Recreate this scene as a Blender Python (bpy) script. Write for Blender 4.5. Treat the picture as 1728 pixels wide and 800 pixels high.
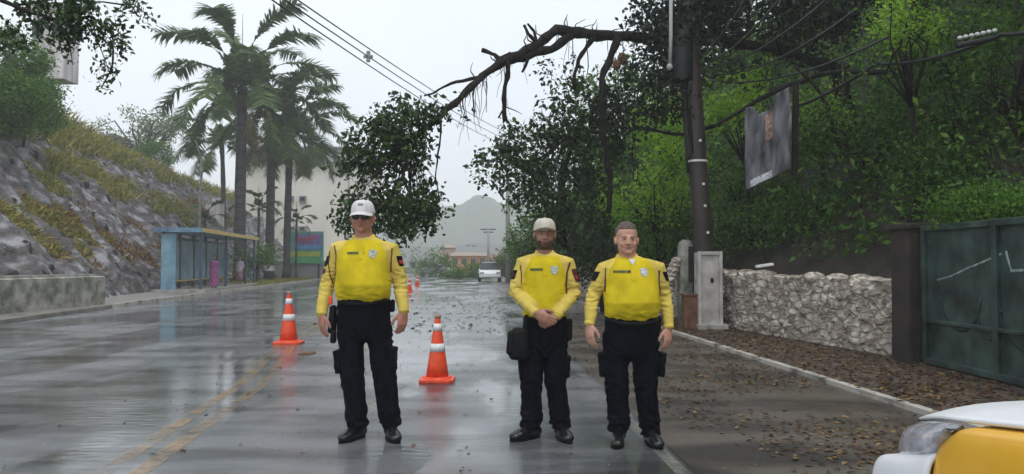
import bpy, bmesh, math, random
import numpy as np
from mathutils import Vector, Matrix, noise
from mathutils.bvhtree import BVHTree
R = math.radians
SC = bpy.context.scene
COL = SC.collection
for o in list(bpy.data.objects): bpy.data.objects.remove(o)

# ------------------------------------------------------------------ camera
F = 1300.0; CH = 1.36; TH = math.atan(45/F)
cd = bpy.data.cameras.new('camera'); cam = bpy.data.objects.new('camera', cd); COL.objects.link(cam)
cd.sensor_width = 36; cd.lens = 36*F/1728; cd.clip_start = .05; cd.clip_end = 3000
cam.location = (0, 0, CH); cam.rotation_euler = (R(90)+TH, 0, 0); SC.camera = cam
# ------------------------------------------------------------------ sky and sun (overcast, raining)
SUN_EL, SUN_AZ = R(62), R(200)
w = bpy.data.worlds.new('World'); SC.world = w; w.use_nodes = True
nt = w.node_tree; nt.nodes.clear()
out = nt.nodes.new('ShaderNodeOutputWorld'); bg = nt.nodes.new('ShaderNodeBackground')
sky = nt.nodes.new('ShaderNodeTexSky'); sky.sky_type = 'NISHITA'; sky.sun_disc = False
sky.sun_elevation = SUN_EL; sky.sun_rotation = SUN_AZ
mx = nt.nodes.new('ShaderNodeMix'); mx.data_type = 'RGBA'; mx.inputs[0].default_value = .93
tc = nt.nodes.new('ShaderNodeTexCoord'); nz = nt.nodes.new('ShaderNodeTexNoise'); nz.inputs['Scale'].default_value = 2.2
nz.inputs['Detail'].default_value = 4
rp = nt.nodes.new('ShaderNodeValToRGB')
rp.color_ramp.elements[0].position = .3; rp.color_ramp.elements[0].color = (7.6, 8.2, 8.9, 1)
rp.color_ramp.elements[1].position = .75; rp.color_ramp.elements[1].color = (8.8, 9.3, 9.9, 1)
nt.links.new(tc.outputs['Generated'], nz.inputs['Vector']); nt.links.new(nz.outputs['Fac'], rp.inputs[0])
nt.links.new(sky.outputs[0], mx.inputs[6]); nt.links.new(rp.outputs[0], mx.inputs[7])
nt.links.new(mx.outputs[2], bg.inputs[0]); bg.inputs[1].default_value = .1
nt.links.new(bg.outputs[0], out.inputs[0])
sd = bpy.data.lights.new('sun', 'SUN'); sd.energy = .9; sd.angle = R(25); sd.color = (1, .96, .9)
sun = bpy.data.objects.new('sun', sd); COL.objects.link(sun); sun.rotation_euler = (R(90)-SUN_EL, 0, R(20))
SC.view_settings.view_transform = 'Standard'; SC.view_settings.look = 'None'
SC.view_settings.gamma = 1; SC.view_settings.use_curve_mapping = False; SC.view_settings.exposure = .4
SC.render.engine = 'CYCLES'; SC.cycles.volume_bounces = 4; SC.cycles.max_bounces = 8
SC.cycles.transparent_max_bounces = 8; SC.cycles.diffuse_bounces = 3; SC.cycles.use_denoising = True

# ------------------------------------------------------------------ helpers
def ray(px, py):
    u = (px-864)/F; v = (400-py)/F
    return Vector((u, math.cos(TH)-v*math.sin(TH), math.sin(TH)+v*math.cos(TH)))
def pt(px, py, Y):
    d = ray(px, py); return Vector((0, 0, CH)) + d*(Y/d.y)
def gp(px, py, z=0):
    d = ray(px, py); return Vector((0, 0, CH)) + d*((z-CH)/d.z)
def lerp(a, b, t): return a+(b-a)*t
def interp(x, xs, ys): return float(np.interp(x, xs, ys))

def mat(name, col, rough=.7, metal=0, var=.25, vscale=6, bump=.3, bscale=40, bdist=.01, spec=.5, coat=0, col2=None, stretch=None, lo=.35, hi=.65):
    m = bpy.data.materials.new(name); m.use_nodes = True; t = m.node_tree; b = t.nodes['Principled BSDF']
    c = t.nodes.new('ShaderNodeTexCoord'); mp = t.nodes.new('ShaderNodeMapping')
    if stretch: mp.inputs['Scale'].default_value = stretch
    t.links.new(c.outputs['Object'], mp.inputs[0])
    n = t.nodes.new('ShaderNodeTexNoise'); n.inputs['Scale'].default_value = vscale; n.inputs['Detail'].default_value = 6
    t.links.new(mp.outputs[0], n.inputs['Vector'])
    r = t.nodes.new('ShaderNodeValToRGB'); r.color_ramp.elements[0].position = lo; r.color_ramp.elements[1].position = hi
    r.color_ramp.elements[0].color = (*[x*(1-var) for x in col], 1)
    r.color_ramp.elements[1].color = (*(col2 or [min(1, x*(1+var)) for x in col]), 1)
    t.links.new(n.outputs['Fac'], r.inputs[0]); t.links.new(r.outputs[0], b.inputs['Base Color'])
    b.inputs['Roughness'].default_value = rough; b.inputs['Metallic'].default_value = metal
    b.inputs['Specular IOR Level'].default_value = spec; b.inputs['Coat Weight'].default_value = coat
    b.inputs['Coat Roughness'].default_value = .05
    if bump:
        n2 = t.nodes.new('ShaderNodeTexNoise'); n2.inputs['Scale'].default_value = bscale; n2.inputs['Detail'].default_value = 5
        t.links.new(mp.outputs[0], n2.inputs['Vector'])
        bp = t.nodes.new('ShaderNodeBump'); bp.inputs['Strength'].default_value = bump; bp.inputs['Distance'].default_value = bdist
        t.links.new(n2.outputs['Fac'], bp.inputs['Height']); t.links.new(bp.outputs[0], b.inputs['Normal'])
    return m
def leafmat(name, cols, rough=.42, trans=.25):
    m = bpy.data.materials.new(name); m.use_nodes = True; t = m.node_tree; b = t.nodes['Principled BSDF']
    g = t.nodes.new('ShaderNodeNewGeometry'); r = t.nodes.new('ShaderNodeValToRGB')
    while len(r.color_ramp.elements) < len(cols): r.color_ramp.elements.new(.5)
    for i, c in enumerate(cols):
        r.color_ramp.elements[i].position = i/(len(cols)-1); r.color_ramp.elements[i].color = (*c, 1)
    t.links.new(g.outputs['Random Per Island'], r.inputs[0]); t.links.new(r.outputs[0], b.inputs['Base Color'])
    b.inputs['Roughness'].default_value = rough; b.inputs['Specular IOR Level'].default_value = .22
    tr = t.nodes.new('ShaderNodeBsdfTranslucent'); t.links.new(r.outputs[0], tr.inputs[0])
    mi = t.nodes.new('ShaderNodeMixShader'); mi.inputs[0].default_value = trans
    t.links.new(b.outputs[0], mi.inputs[1]); t.links.new(tr.outputs[0], mi.inputs[2])
    t.links.new(mi.outputs[0], t.nodes['Material Output'].inputs[0])
    return m

def tag(o, label=None, cat=None, group=None, kind=None):
    if label: o['label'] = label
    if cat: o['category'] = cat
    if group: o['group'] = group
    if kind: o['kind'] = kind
    return o
def empty(name, loc, label, cat, group=None, rz=0):
    o = bpy.data.objects.new(name, None); COL.objects.link(o); o.location = loc; o.rotation_euler = (0, 0, rz)
    o.empty_display_size = .1
    return tag(o, label, cat, group)
def link(name, me, mats, parent=None, smooth=False, world=False):
    o = bpy.data.objects.new(name, me); COL.objects.link(o)
    for m in (mats if isinstance(mats, (list, tuple)) else [mats]): me.materials.append(m)
    if parent:
        o.parent = parent
        if world:   # vertices were given in world space: put them into the parent's frame
            o.matrix_parent_inverse = Matrix.Identity(4)
            M = Matrix.Translation(parent.location) @ parent.rotation_euler.to_matrix().to_4x4()
            me.transform(M.inverted())
    if smooth:
        me.polygons.foreach_set('use_smooth', [True]*len(me.polygons))
    return o
class MB:
    """mesh collector"""
    def __init__(s): s.v = []; s.f = []; s.m = []
    def add(s, vs, fs, mi=0):
        k = len(s.v); s.v += [tuple(v) for v in vs]; s.f += [tuple(i+k for i in f) for f in fs]; s.m += [mi]*len(fs)
    def box(s, c, d, rz=0, mi=0, rot=None, taper=1):
        M = rot or Matrix.Rotation(rz, 3, 'Z'); vs = []
        for z in (-.5, .5):
            k = taper if z > 0 else 1
            for x, y in ((-.5, -.5), (.5, -.5), (.5, .5), (-.5, .5)):
                vs.append(Vector(c)+M @ Vector((x*d[0]*k, y*d[1]*k, z*d[2])))
        s.add(vs, [(3, 2, 1, 0), (4, 5, 6, 7), (0, 1, 5, 4), (1, 2, 6, 5), (2, 3, 7, 6), (3, 0, 4, 7)], mi)
    def tube(s, pts, rad, n=10, ax=None, caps=True, mi=0, rnd=False):
        pts = [Vector(p) for p in pts]; rad = [r if isinstance(r, (tuple, list)) else (r, r) for r in rad]
        if rnd:
            d0 = (pts[0]-pts[1]).normalized(); d1 = (pts[-1]-pts[-2]).normalized()
            a0, b0 = rad[0]; a1, b1 = rad[-1]; r0 = min(a0, b0); r1 = min(a1, b1)
            pre = [(pts[0]+d0*r0*.9, (a0-r0*.75, b0-r0*.75)), (pts[0]+d0*r0*.55, (a0-r0*.25, b0-r0*.25))]
            post = [(pts[-1]+d1*r1*.55, (a1-r1*.25, b1-r1*.25)), (pts[-1]+d1*r1*.9, (a1-r1*.75, b1-r1*.75))]
            pts = [p for p, _ in pre]+pts+[p for p, _ in post]; rad = [r for _, r in pre]+rad+[r for _, r in post]
        vs = []; A = None
        for i, p in enumerate(pts):
            T = (pts[min(i+1, len(pts)-1)]-pts[max(i-1, 0)]).normalized()
            h = Vector(ax) if ax is not None else (A if A is not None else (Vector((1, 0, 0)) if abs(T.x) < .8 else Vector((0, 0, 1))))
            A = (h-T*h.dot(T)).normalized(); B = T.cross(A)
            for k in range(n):
                a = 2*math.pi*k/n; vs.append(p+A*math.cos(a)*rad[i][0]+B*math.sin(a)*rad[i][1])
        fs = []
        for i in range(len(pts)-1):
            for k in range(n):
                k2 = (k+1) % n; fs.append((i*n+k, i*n+k2, (i+1)*n+k2, (i+1)*n+k))
        if caps: fs.append(tuple(range(n))[::-1]); fs.append(tuple(range((len(pts)-1)*n, len(pts)*n)))
        s.add(vs, fs, mi)
    def rings(s, rs, n=28, mi=0, ex=2.0):
        """horizontal superellipse sections: (cx, cy, z, rx, ry)"""
        vs = []
        for (cx, cy, z, rx, ry) in rs:
            for k in range(n):
                a = 2*math.pi*k/n; c, q = math.cos(a), math.sin(a)
                vs.append((cx+rx*math.copysign(abs(c)**(2/ex), c), cy+ry*math.copysign(abs(q)**(2/ex), q), z))
        fs = []
        for i in range(len(rs)-1):
            for k in range(n):
                k2 = (k+1) % n; fs.append((i*n+k, i*n+k2, (i+1)*n+k2, (i+1)*n+k))
        fs.append(tuple(range(n))[::-1]); fs.append(tuple(range((len(rs)-1)*n, len(rs)*n)))
        s.add(vs, fs, mi)
    def ell(s, c, r, nu=16, nv=10, mi=0, rot=None):
        vs = [Vector((0, 0, -1))]
        for j in range(1, nv):
            p = -math.pi/2+math.pi*j/nv
            for i in range(nu):
                a = 2*math.pi*i/nu; vs.append(Vector((math.cos(p)*math.cos(a), math.cos(p)*math.sin(a), math.sin(p))))
        vs.append(Vector((0, 0, 1)))
        r = Vector(r); c = Vector(c)
        vs = [Vector((v.x*r.x, v.y*r.y, v.z*r.z)) for v in vs]
        if rot: vs = [rot @ v for v in vs]
        vs = [v+c for v in vs]; fs = []
        for i in range(nu):
            fs.append((0, 1+(i+1) % nu, 1+i)); L = len(vs)-1; b = 1+(nv-2)*nu; fs.append((L, b+i, b+(i+1) % nu))
            for j in range(nv-2):
                a = 1+j*nu; fs.append((a+i, a+(i+1) % nu, a+nu+(i+1) % nu, a+nu+i))
        s.add(vs, fs, mi)
    def prism(s, poly, h0, h1, mi=0):
        """horizontal polygon between two heights"""
        n = len(poly); vs = [(p[0], p[1], h0) for p in poly]+[(p[0], p[1], h1) for p in poly]
        fs = [tuple(range(n))[::-1], tuple(range(n, 2*n))]+[(i, (i+1) % n, n+(i+1) % n, n+i) for i in range(n)]
        s.add(vs, fs, mi)
    def mesh(s, name='m'):
        me = bpy.data.meshes.new(name); me.from_pydata(s.v, [], s.f)
        me.polygons.foreach_set('material_index', s.m); me.update(); return me
    def build(s, name, mats, parent=None, smooth=False, bevel=0, world=False):
        o = link(name, s.mesh(name), mats, parent, smooth, world)
        if bevel:
            b = o.modifiers.new('bevel', 'BEVEL'); b.width = bevel; b.segments = 2; b.limit_method = 'ANGLE'
        return o
def tri_mesh(name, V, T):
    """numpy verts and triangles -> mesh"""
    me = bpy.data.meshes.new(name); me.vertices.add(len(V)); me.vertices.foreach_set('co', np.asarray(V, np.float32).ravel())
    nl = T.size; me.loops.add(nl); me.loops.foreach_set('vertex_index', T.astype(np.int32).ravel())
    me.polygons.add(len(T)); me.polygons.foreach_set('loop_start', np.arange(0, nl, 3, dtype=np.int32))
    me.update(calc_edges=True); me.validate(); return me
def unit(a): return a/np.maximum(np.linalg.norm(a, axis=1, keepdims=True), 1e-6)
def leaf_mesh(name, P, size, rng, wid=.5, droop=.35, up=.4, D=None):
    """P: leaf base points; every leaf a folded, pointed blade of its own"""
    n = len(P); d = unit(rng.normal(size=(n, 3))+np.array([0, 0, -droop])) if D is None else unit(D)
    nn = unit(rng.normal(size=(n, 3))+np.array([0, 0, up*2])); side = unit(np.cross(d, nn)); nn = np.cross(side, d)
    L = size*rng.uniform(.45, 1.35, (n, 1)); W = L*wid*.5
    a = P; b = P+d*L*.45+side*W+nn*L*.08; c = P+d*L-nn*L*.1; e = P+d*L*.45-side*W+nn*L*.08; mid = P+d*L*.5
    V = np.stack([a, b, c, e, mid], 1).reshape(-1, 3); k = (np.arange(n)*5)[:, None]
    T = np.concatenate([k+[0, 1, 4], k+[1, 2, 4], k+[2, 3, 4], k+[3, 0, 4]], 0)
    return tri_mesh(name, V, T)
def clumps(rng, ells, nc, per, spread, shell=.5, cut=0):
    """leaf positions: nc twig ends spread through ellipsoids (cx,cy,cz,rx,ry,rz), per leaves on each"""
    E = np.array(ells, float); vol = E[:, 3]*E[:, 4]*E[:, 5]; idx = rng.choice(len(E), nc, p=vol/vol.sum())
    u = unit(rng.normal(size=(nc, 3))); r = rng.uniform(0, 1, (nc, 1))**(1/3); r = shell*np.maximum(r, .75)+(1-shell)*r
    C = E[idx, :3]+u*r*E[idx, 3:]
    if cut:
        keep = np.array([noise.noise(Vector(c)*cut) > -.18 for c in C]); C = C[keep]
    P = np.repeat(C, per, 0)+rng.normal(size=(len(C)*per, 3))*spread
    return P, C
def twigs(mb, root, C, rng, k, r=.012, mi=0, sag=.15):
    idx = rng.choice(len(C), min(k, len(C)), replace=False)
    for i in idx:
        c = Vector(C[i]); a = Vector(root) if not callable(root) else Vector(root(c)); m = (a+c)/2+Vector(rng.normal(size=3))*.12*(c-a).length+Vector((0, 0, sag*(c-a).length))
        mb.tube([a, a.lerp(m, .5), m, m.lerp(c, .6), c], [r, r*.8, r*.6, r*.4, r*.2], 5, mi=mi)
def grid_mesh(name, fn, nu, nv):
    V = [fn(i/(nu-1), j/(nv-1)) for j in range(nv) for i in range(nu)]
    Fs = [(j*nu+i, j*nu+i+1, (j+1)*nu+i+1, (j+1)*nu+i) for j in range(nv-1) for i in range(nu-1)]
    me = bpy.data.meshes.new(name); me.from_pydata([tuple(v) for v in V], [], Fs); me.update(); return me
def ribbon(path, wid, z=.004, n=None):
    mb = MB(); vs = []
    for i, p in enumerate(path):
        p = Vector((p[0], p[1], 0)); a = Vector((*path[max(i-1, 0)][:2], 0)); b = Vector((*path[min(i+1, len(path)-1)][:2], 0))
        t = (b-a).normalized(); s_ = Vector((t.y, -t.x, 0))*wid/2; vs += [p-s_+Vector((0, 0, z)), p+s_+Vector((0, 0, z))]
    mb.add(vs, [(2*i, 2*i+1, 2*i+3, 2*i+2) for i in range(len(path)-1)]); return mb
def fbm(v, o=4): return noise.fractal(Vector(v), 1.0, 2.0, o)

# ------------------------------------------------------------------ materials
def wet_asphalt(name='wet asphalt', base=(.14, .145, .152), rough=(.2, .03), ior=1.62):
    m = bpy.data.materials.new(name); m.use_nodes = True; t = m.node_tree; b = t.nodes['Principled BSDF']; N = t.nodes.new; L = t.links.new
    c = N('ShaderNodeTexCoord')
    def ns(scale, st=(1, 1, 1), det=5, rot=0):
        mp = N('ShaderNodeMapping'); mp.inputs['Scale'].default_value = st; mp.inputs['Rotation'].default_value = (0, 0, rot)
        L(c.outputs['Object'], mp.inputs[0]); n = N('ShaderNodeTexNoise'); n.inputs['Scale'].default_value = scale; n.inputs['Detail'].default_value = det
        L(mp.outputs[0], n.inputs['Vector']); return n.outputs['Fac']
    def ramp(f, p0, c0, p1, c1):
        r = N('ShaderNodeValToRGB'); r.color_ramp.elements[0].position = p0; r.color_ramp.elements[1].position = p1
        r.color_ramp.elements[0].color = (*c0, 1) if isinstance(c0, tuple) else (c0, c0, c0, 1)
        r.color_ramp.elements[1].color = (*c1, 1) if isinstance(c1, tuple) else (c1, c1, c1, 1)
        L(f, r.inputs[0]); return r.outputs[0]
    pud = ramp(ns(.42, (1.5, .55, 1), 7, R(4)),   .40, 0., .52, 1.)       # standing water against merely wet
    colr = ramp(ns(.9, (.6, 1.7, 1), 9, R(8)), .38, tuple(x*.38 for x in base), .56, tuple(x*1.25 for x in base))
    L(colr, b.inputs['Base Color'])
    mr = N('ShaderNodeMapRange'); L(pud, mr.inputs[0]); mr.inputs[3].default_value = rough[0]; mr.inputs[4].default_value = rough[1]
    ad = N('ShaderNodeMath'); ad.operation = 'ADD'; L(mr.outputs[0], ad.inputs[0]); L(ramp(ns(9, (1, .4, 1), 4), .35, 0., .75, .12), ad.inputs[1])
    L(ad.outputs[0], b.inputs['Roughness'])
    b.inputs['IOR'].default_value = ior
    b1 = N('ShaderNodeBump'); b1.inputs['Distance'].default_value = .012; L(ns(160, det=3), b1.inputs['Height'])
    s1 = N('ShaderNodeMapRange'); L(pud, s1.inputs[0]); s1.inputs[3].default_value = .4; s1.inputs[4].default_value = .015; L(s1.outputs[0], b1.inputs['Strength'])
    b2 = N('ShaderNodeBump'); b2.inputs['Distance'].default_value = .02; b2.inputs['Strength'].default_value = .13; L(ns(7, (.7, 2.0, 1), 4), b2.inputs['Height'])
    L(b1.outputs[0], b2.inputs['Normal']); L(b2.outputs[0], b.inputs['Normal'])
    return m
def paint_mat(name, col):
    m = bpy.data.materials.new(name); m.use_nodes = True; t = m.node_tree; b = t.nodes['Principled BSDF']; N = t.nodes.new; L = t.links.new
    c = N('ShaderNodeTexCoord'); n = N('ShaderNodeTexNoise'); n.inputs['Scale'].default_value = 2.2; n.inputs['Detail'].default_value = 12; n.inputs['Roughness'].default_value = .78
    L(c.outputs['Object'], n.inputs['Vector']); r = N('ShaderNodeValToRGB')
    r.color_ramp.elements[0].position = .43; r.color_ramp.elements[0].color = (0, 0, 0, 1)
    r.color_ramp.elements[1].position = .62; r.color_ramp.elements[1].color = (.72, .72, .72, 1)
    L(n.outputs['Fac'], r.inputs[0]); b.inputs['Base Color'].default_value = (*col, 1); b.inputs['Roughness'].default_value = .16; b.inputs['IOR'].default_value = 1.62
    n2 = N('ShaderNodeTexNoise'); n2.inputs['Scale'].default_value = 90; L(c.outputs['Object'], n2.inputs['Vector'])
    bp = N('ShaderNodeBump'); bp.inputs['Strength'].default_value = .25; bp.inputs['Distance'].default_value = .01; L(n2.outputs['Fac'], bp.inputs['Height']); L(bp.outputs[0], b.inputs['Normal'])
    tr = N('ShaderNodeBsdfTransparent'); mi = N('ShaderNodeMixShader'); L(r.outputs[0], mi.inputs[0]); L(tr.outputs[0], mi.inputs[1]); L(b.outputs[0], mi.inputs[2]); L(mi.outputs[0], t.nodes['Material Output'].inputs[0])
    return m
M = {}
M['road'] = wet_asphalt()
M['lane'] = wet_asphalt('dirt soaked asphalt', (.085, .072, .058), (.55, .28), 1.4)
M['yellow_line'] = paint_mat('worn yellow road paint', (.5, .33, .17))
M['white_line'] = paint_mat('worn white road paint', (.4, .4, .37))
M['kerb'] = mat('dirty white kerb', (.16, .14, .12), .55, var=.5, vscale=3, col2=(.46, .43, .38), lo=.3, hi=.5)
M['dirt'] = mat('wet leaf mould soil', (.075, .055, .04), .6, var=.5, vscale=4, bump=.8, bscale=30, bdist=.03)
M['pave'] = mat('wet concrete pavement', (.22, .2, .18), .35, var=.35, vscale=2, bump=.3)
M['earth'] = mat('dark earth bank', (.022, .017, .010), .85, var=.5, vscale=2.5, bump=.9, bscale=9, bdist=.1)
M['ground'] = mat('distant green ground', (.06, .075, .03), .9, var=.4, vscale=.05, bump=0)
M['grassy'] = mat('grass verge soil', (.13, .13, .04), .9, var=.4, vscale=1.5, bump=.6, bscale=20, bdist=.04)
M['shotcrete'] = mat('weathered grey stone facing', (.06, .055, .06), .55, var=.5, vscale=1.6, bump=1, bscale=7, bdist=.12, col2=(.32, .305, .33), lo=.36, hi=.58)
M['pit_shade'] = mat('weep hole painted shade', (.012, .012, .012), .9, bump=0)  # near-black colour stands in for the shade inside the weep holes
M['stone_white'] = mat('whitewashed rubble stone', (.40, .34, .28), .65, var=.4, vscale=5, bump=1, bscale=16, bdist=.04, col2=(.70, .64, .56), lo=.34, hi=.6)
M['roughcast'] = mat('mossy roughcast', (.2, .21, .15), .8, var=.4, vscale=3, bump=1, bscale=22, bdist=.04, col2=(.42, .41, .36))
M['cap_conc'] = mat('concrete', (.32, .31, .28), .7, var=.3, vscale=4)
M['bark'] = mat('dark wet bark', (.014, .011, .009), .75, spec=.2, var=.6, vscale=8, bump=1, bscale=18, bdist=.05, stretch=(1, 1, .4))
M['bark_grey'] = mat('grey palm trunk', (.055, .052, .05), .7, var=.45, vscale=2, bump=.8, bscale=10, bdist=.05, stretch=(.3, .3, 2.5))
M['cable'] = mat('black cable', (.012, .012, .014), .45, bump=0)
M['concrete_pole'] = mat('stained concrete pole', (.038, .027, .024), .55, var=.35, vscale=2.5, bump=.5, bscale=30, stretch=(1, 1, .3))
M['panel_white'] = mat('grimy white painted concrete', (.42, .39, .36), .6, var=.25, vscale=4, col2=(.55, .52, .49))
M['rust'] = mat('rusty brown wood', (.13, .06, .03), .7, var=.5, vscale=6)
M['gate'] = mat('weathered green painted metal', (.014, .033, .027), .5, var=.6, vscale=2.6, bump=.35, bscale=8, col2=(.048, .088, .072))
M['gate_d'] = mat('dark green paint mark', (.008, .03, .024), .45, bump=0)
M['gate_l'] = mat('scraped pale paint', (.22, .3, .27), .5, bump=0, var=.5, vscale=12)
M['gate_p'] = mat('dark mossy pillar', (.03, .022, .018), .8, var=.4, vscale=3, bump=.7)
M['leaf_dark'] = leafmat('dark glossy leaves', [(.009, .026, .006), (.028, .062, .016), (.075, .135, .032)], .42, .2)
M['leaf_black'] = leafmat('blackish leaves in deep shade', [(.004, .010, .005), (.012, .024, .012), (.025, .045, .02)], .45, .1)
M['leaf_mid'] = leafmat('mid green leaves', [(.03, .085, .012), (.085, .2, .028), (.16, .31, .045)], .55, .45)
M['leaf_bright'] = leafmat('bright yellow green leaves', [(.14, .3, .02), (.28, .5, .04), (.42, .62, .08)], .45, .5)
M['leaf_hill'] = leafmat('hillside leaves', [(.014, .048, .009), (.05, .13, .02), (.13, .24, .035)], .55, .35)
M['leaf_pale'] = leafmat('pale green leaves', [(.09, .13, .06), (.14, .19, .08), (.2, .24, .1)], .5, .3)
M['grass'] = leafmat('yellow green tall grass', [(.13, .16, .03), (.27, .28, .055), (.46, .38, .12)], .6, .35)
M['grass_dry'] = leafmat('dry reddish creepers', [(.16, .075, .035), (.24, .13, .05), (.2, .19, .05)], .7, .2)
M['palm'] = leafmat('palm leaflets', [(.05, .095, .03), (.10, .18, .05), (.19, .26, .085)], .45, .35)
M['palm_dry'] = leafmat('dry palm leaflets', [(.16, .11, .05), (.24, .18, .08), (.2, .2, .08)], .7, .2)
M['litter'] = leafmat('fallen leaves', [(.035, .018, .012), (.07, .035, .018), (.13, .07, .03), (.24, .16, .06)], .5, .05)
M['rock'] = mat('hazy wooded hill', (.05, .075, .04), .9, var=.3, vscale=.05, bump=0)
M['orange'] = mat('orange cone rubber', (.78, .075, .02), .4, var=.12, vscale=12, bump=.15)
M['refl'] = mat('white reflective band', (.72, .72, .7), .3, var=.1, bump=0)
M['cone_grey'] = mat('worn cone tip', (.35, .22, .16), .5)
M['shirt_y'] = mat('bright yellow knit', (.60, .465, .014), .85, var=.14, vscale=5, bump=.4, bscale=8, bdist=.022, spec=.2, stretch=(1.6, 1.6, .7))
M['shirt_p'] = mat('pale yellow knit', (.64, .49, .105), .85, var=.14, vscale=6, bump=.5, bscale=9, bdist=.022, spec=.2)
M['trousers'] = mat('dark navy twill', (.0035, .004, .008), .85, var=.4, vscale=14, bump=.4, bscale=60, bdist=.006, spec=.12)
M['black'] = mat('black nylon', (.004, .004, .005), .6, spec=.2, var=.3, vscale=14, bump=.3, bscale=80)
M['boot'] = mat('wet black leather', (.01, .01, .011), .25, bump=.2, bscale=60)
M['maroon'] = mat('dark maroon trim', (.09, .015, .02), .7, bump=0)
M['red'] = mat('red patch', (.5, .03, .03), .6, bump=0)
M['badge'] = mat('grey embroidered badge', (.4, .42, .22), .6, var=.5, vscale=60, bump=0, col2=(.55, .6, .62))
M['tagm'] = mat('dark green name strip', (.06, .08, .01), .6, var=.6, vscale=150, bump=0)
M['cap'] = mat('white cap cloth', (.68, .66, .66), .8, var=.05, bump=.2, bscale=200)
M['cap_b'] = mat('beige cap cloth', (.56, .52, .44), .8, var=.08, bump=.2, bscale=200)
M['glass_black'] = mat('black sunglasses', (.01, .01, .012), .12, bump=0)
M['white'] = mat('white cloth', (.7, .7, .7), .8, bump=0)
M['eye'] = mat('eye white', (.5, .46, .44), .3, bump=0)
M['iris'] = mat('dark iris', (.03, .015, .01), .2, bump=0)
def stones(m, scale, dirt, wd, st=(1, 1, 1), bd=.06):
    """irregular stones: dirt-filled joints as colour and relief"""
    t = m.node_tree; b = t.nodes['Principled BSDF']; N = t.nodes.new; L = t.links.new
    c = N('ShaderNodeTexCoord'); mp = N('ShaderNodeMapping'); mp.inputs['Scale'].default_value = st; L(c.outputs['Object'], mp.inputs[0])
    n = N('ShaderNodeTexNoise'); n.inputs['Scale'].default_value = scale*.9; n.inputs['Detail'].default_value = 4; L(mp.outputs[0], n.inputs['Vector'])
    mm = N('ShaderNodeMix'); mm.data_type = 'RGBA'; mm.blend_type = 'LINEAR_LIGHT'; mm.inputs[0].default_value = .6/scale; L(mp.outputs[0], mm.inputs[6]); L(n.outputs['Color'], mm.inputs[7])
    v = N('ShaderNodeTexVoronoi'); v.feature = 'DISTANCE_TO_EDGE'; v.inputs['Scale'].default_value = scale; L(mm.outputs[2], v.inputs['Vector'])
    r = N('ShaderNodeValToRGB'); r.color_ramp.interpolation = 'EASE'; r.color_ramp.elements[0].position = 0; r.color_ramp.elements[1].position = wd; r.color_ramp.elements[0].color = (0, 0, 0, 1); L(v.outputs['Distance'], r.inputs[0])
    old = b.inputs['Base Color'].links[0].from_socket; mx = N('ShaderNodeMix'); mx.data_type = 'RGBA'; mx.inputs[6].default_value = (*dirt, 1); L(r.outputs[0], mx.inputs[0]); L(old, mx.inputs[7]); L(mx.outputs[2], b.inputs['Base Color'])
    bo = b.inputs['Normal'].links[0].from_socket; bp = N('ShaderNodeBump'); bp.inputs['Distance'].default_value = bd; bp.inputs['Strength'].default_value = 1; L(r.outputs[0], bp.inputs['Height']); L(bo, bp.inputs['Normal']); L(bp.outputs[0], b.inputs['Normal'])
stones(M['stone_white'], 4.2, (.30, .25, .20), .2, (1, 1, 1.9), .018); stones(M['shotcrete'], .9, (.065, .055, .05), .3, (1, .6, 1), .06)
def skin(n, c): 
    m = mat(n, c, .5, var=.12, vscale=25, bump=.15, bscale=150, bdist=.002); b = m.node_tree.nodes['Principled BSDF']
    b.inputs['Subsurface Weight'].default_value = .12; b.inputs['Subsurface Radius'].default_value = (.01, .004, .002); return m
M['skin1'] = skin('tanned ruddy skin', (.42, .19, .13)); M['skin2'] = skin('brown skin', (.36, .18, .12)); M['skin3'] = skin('light skin', (.54, .29, .21))
M['skin4'] = skin('mid brown skin', (.25, .12, .08))
M['lip'] = mat('lips', (.40, .17, .135), .45, bump=0); M['lip_d'] = mat('brown lips', (.2, .085, .065), .45, bump=0)
M['hair'] = mat('dark brown hair', (.03, .017, .01), .6, var=.4, vscale=60, bump=.8, bscale=200); M['hair_b'] = mat('black hair', (.008, .007, .007), .5, bump=.6, bscale=150)
M['stubble'] = mat('dark stubble', (.085, .045, .03), .8, var=.4, vscale=120, bump=.3, bscale=200)
M['hair_br'] = mat('short brown hair', (.11, .08, .06), .7, var=.4, vscale=60, bump=.8, bscale=200)

# ================================================================== SETTING
def kx(Y): return interp(Y, [-6, 7, 15, 60, 90], [4.6, 3.68, 3.12, -.1, -2.6])          # right kerb
def lx(Y): return interp(Y, [-6, 16.8, 27, 59, 90], [-10.2, -11.3, -12.7, -15.6, -19])   # left road edge
def wx(Y): return interp(Y, [-6, 8, 10.7, 16, 22, 60, 90], [5.9, 5.45, 5.45, 4.45, 3.3, .45, -2.0])  # wall line at right
o = MB(); o.add([(-450, -60, -.06), (450, -60, -.06), (450, 630, -.06), (-450, 630, -.06)], [(0, 1, 2, 3)])
tag(o.build('ground', M['ground']), kind='structure')
ys = [-6, 0, 4, 8, 12, 16, 20, 25, 30, 38, 46, 54, 62, 70, 80, 90]
o = MB(); vs = []
for y in ys: vs += [(lx(y), y, 0), (kx(y), y, 0)]
o.add(vs, [(2*i, 2*i+1, 2*i+3, 2*i+2) for i in range(len(ys)-1)])
tag(o.build('road', M['road']), kind='structure')
mb = MB(); vs = []
for y in ys: vs += [(interp(y, [-6, 5.2, 9.8, 16, 30, 62, 90], [1.62, 1.2, .95, .62, -.05, -2.0, -4]) if y < 62 else kx(y)-.3, y, .003), (kx(y), y, .003)]
mb.add(vs, [(2*i, 2*i+1, 2*i+3, 2*i+2) for i in range(len(ys)-1)])
tag(mb.build('parking_lane', M['lane']), kind='structure')
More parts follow.
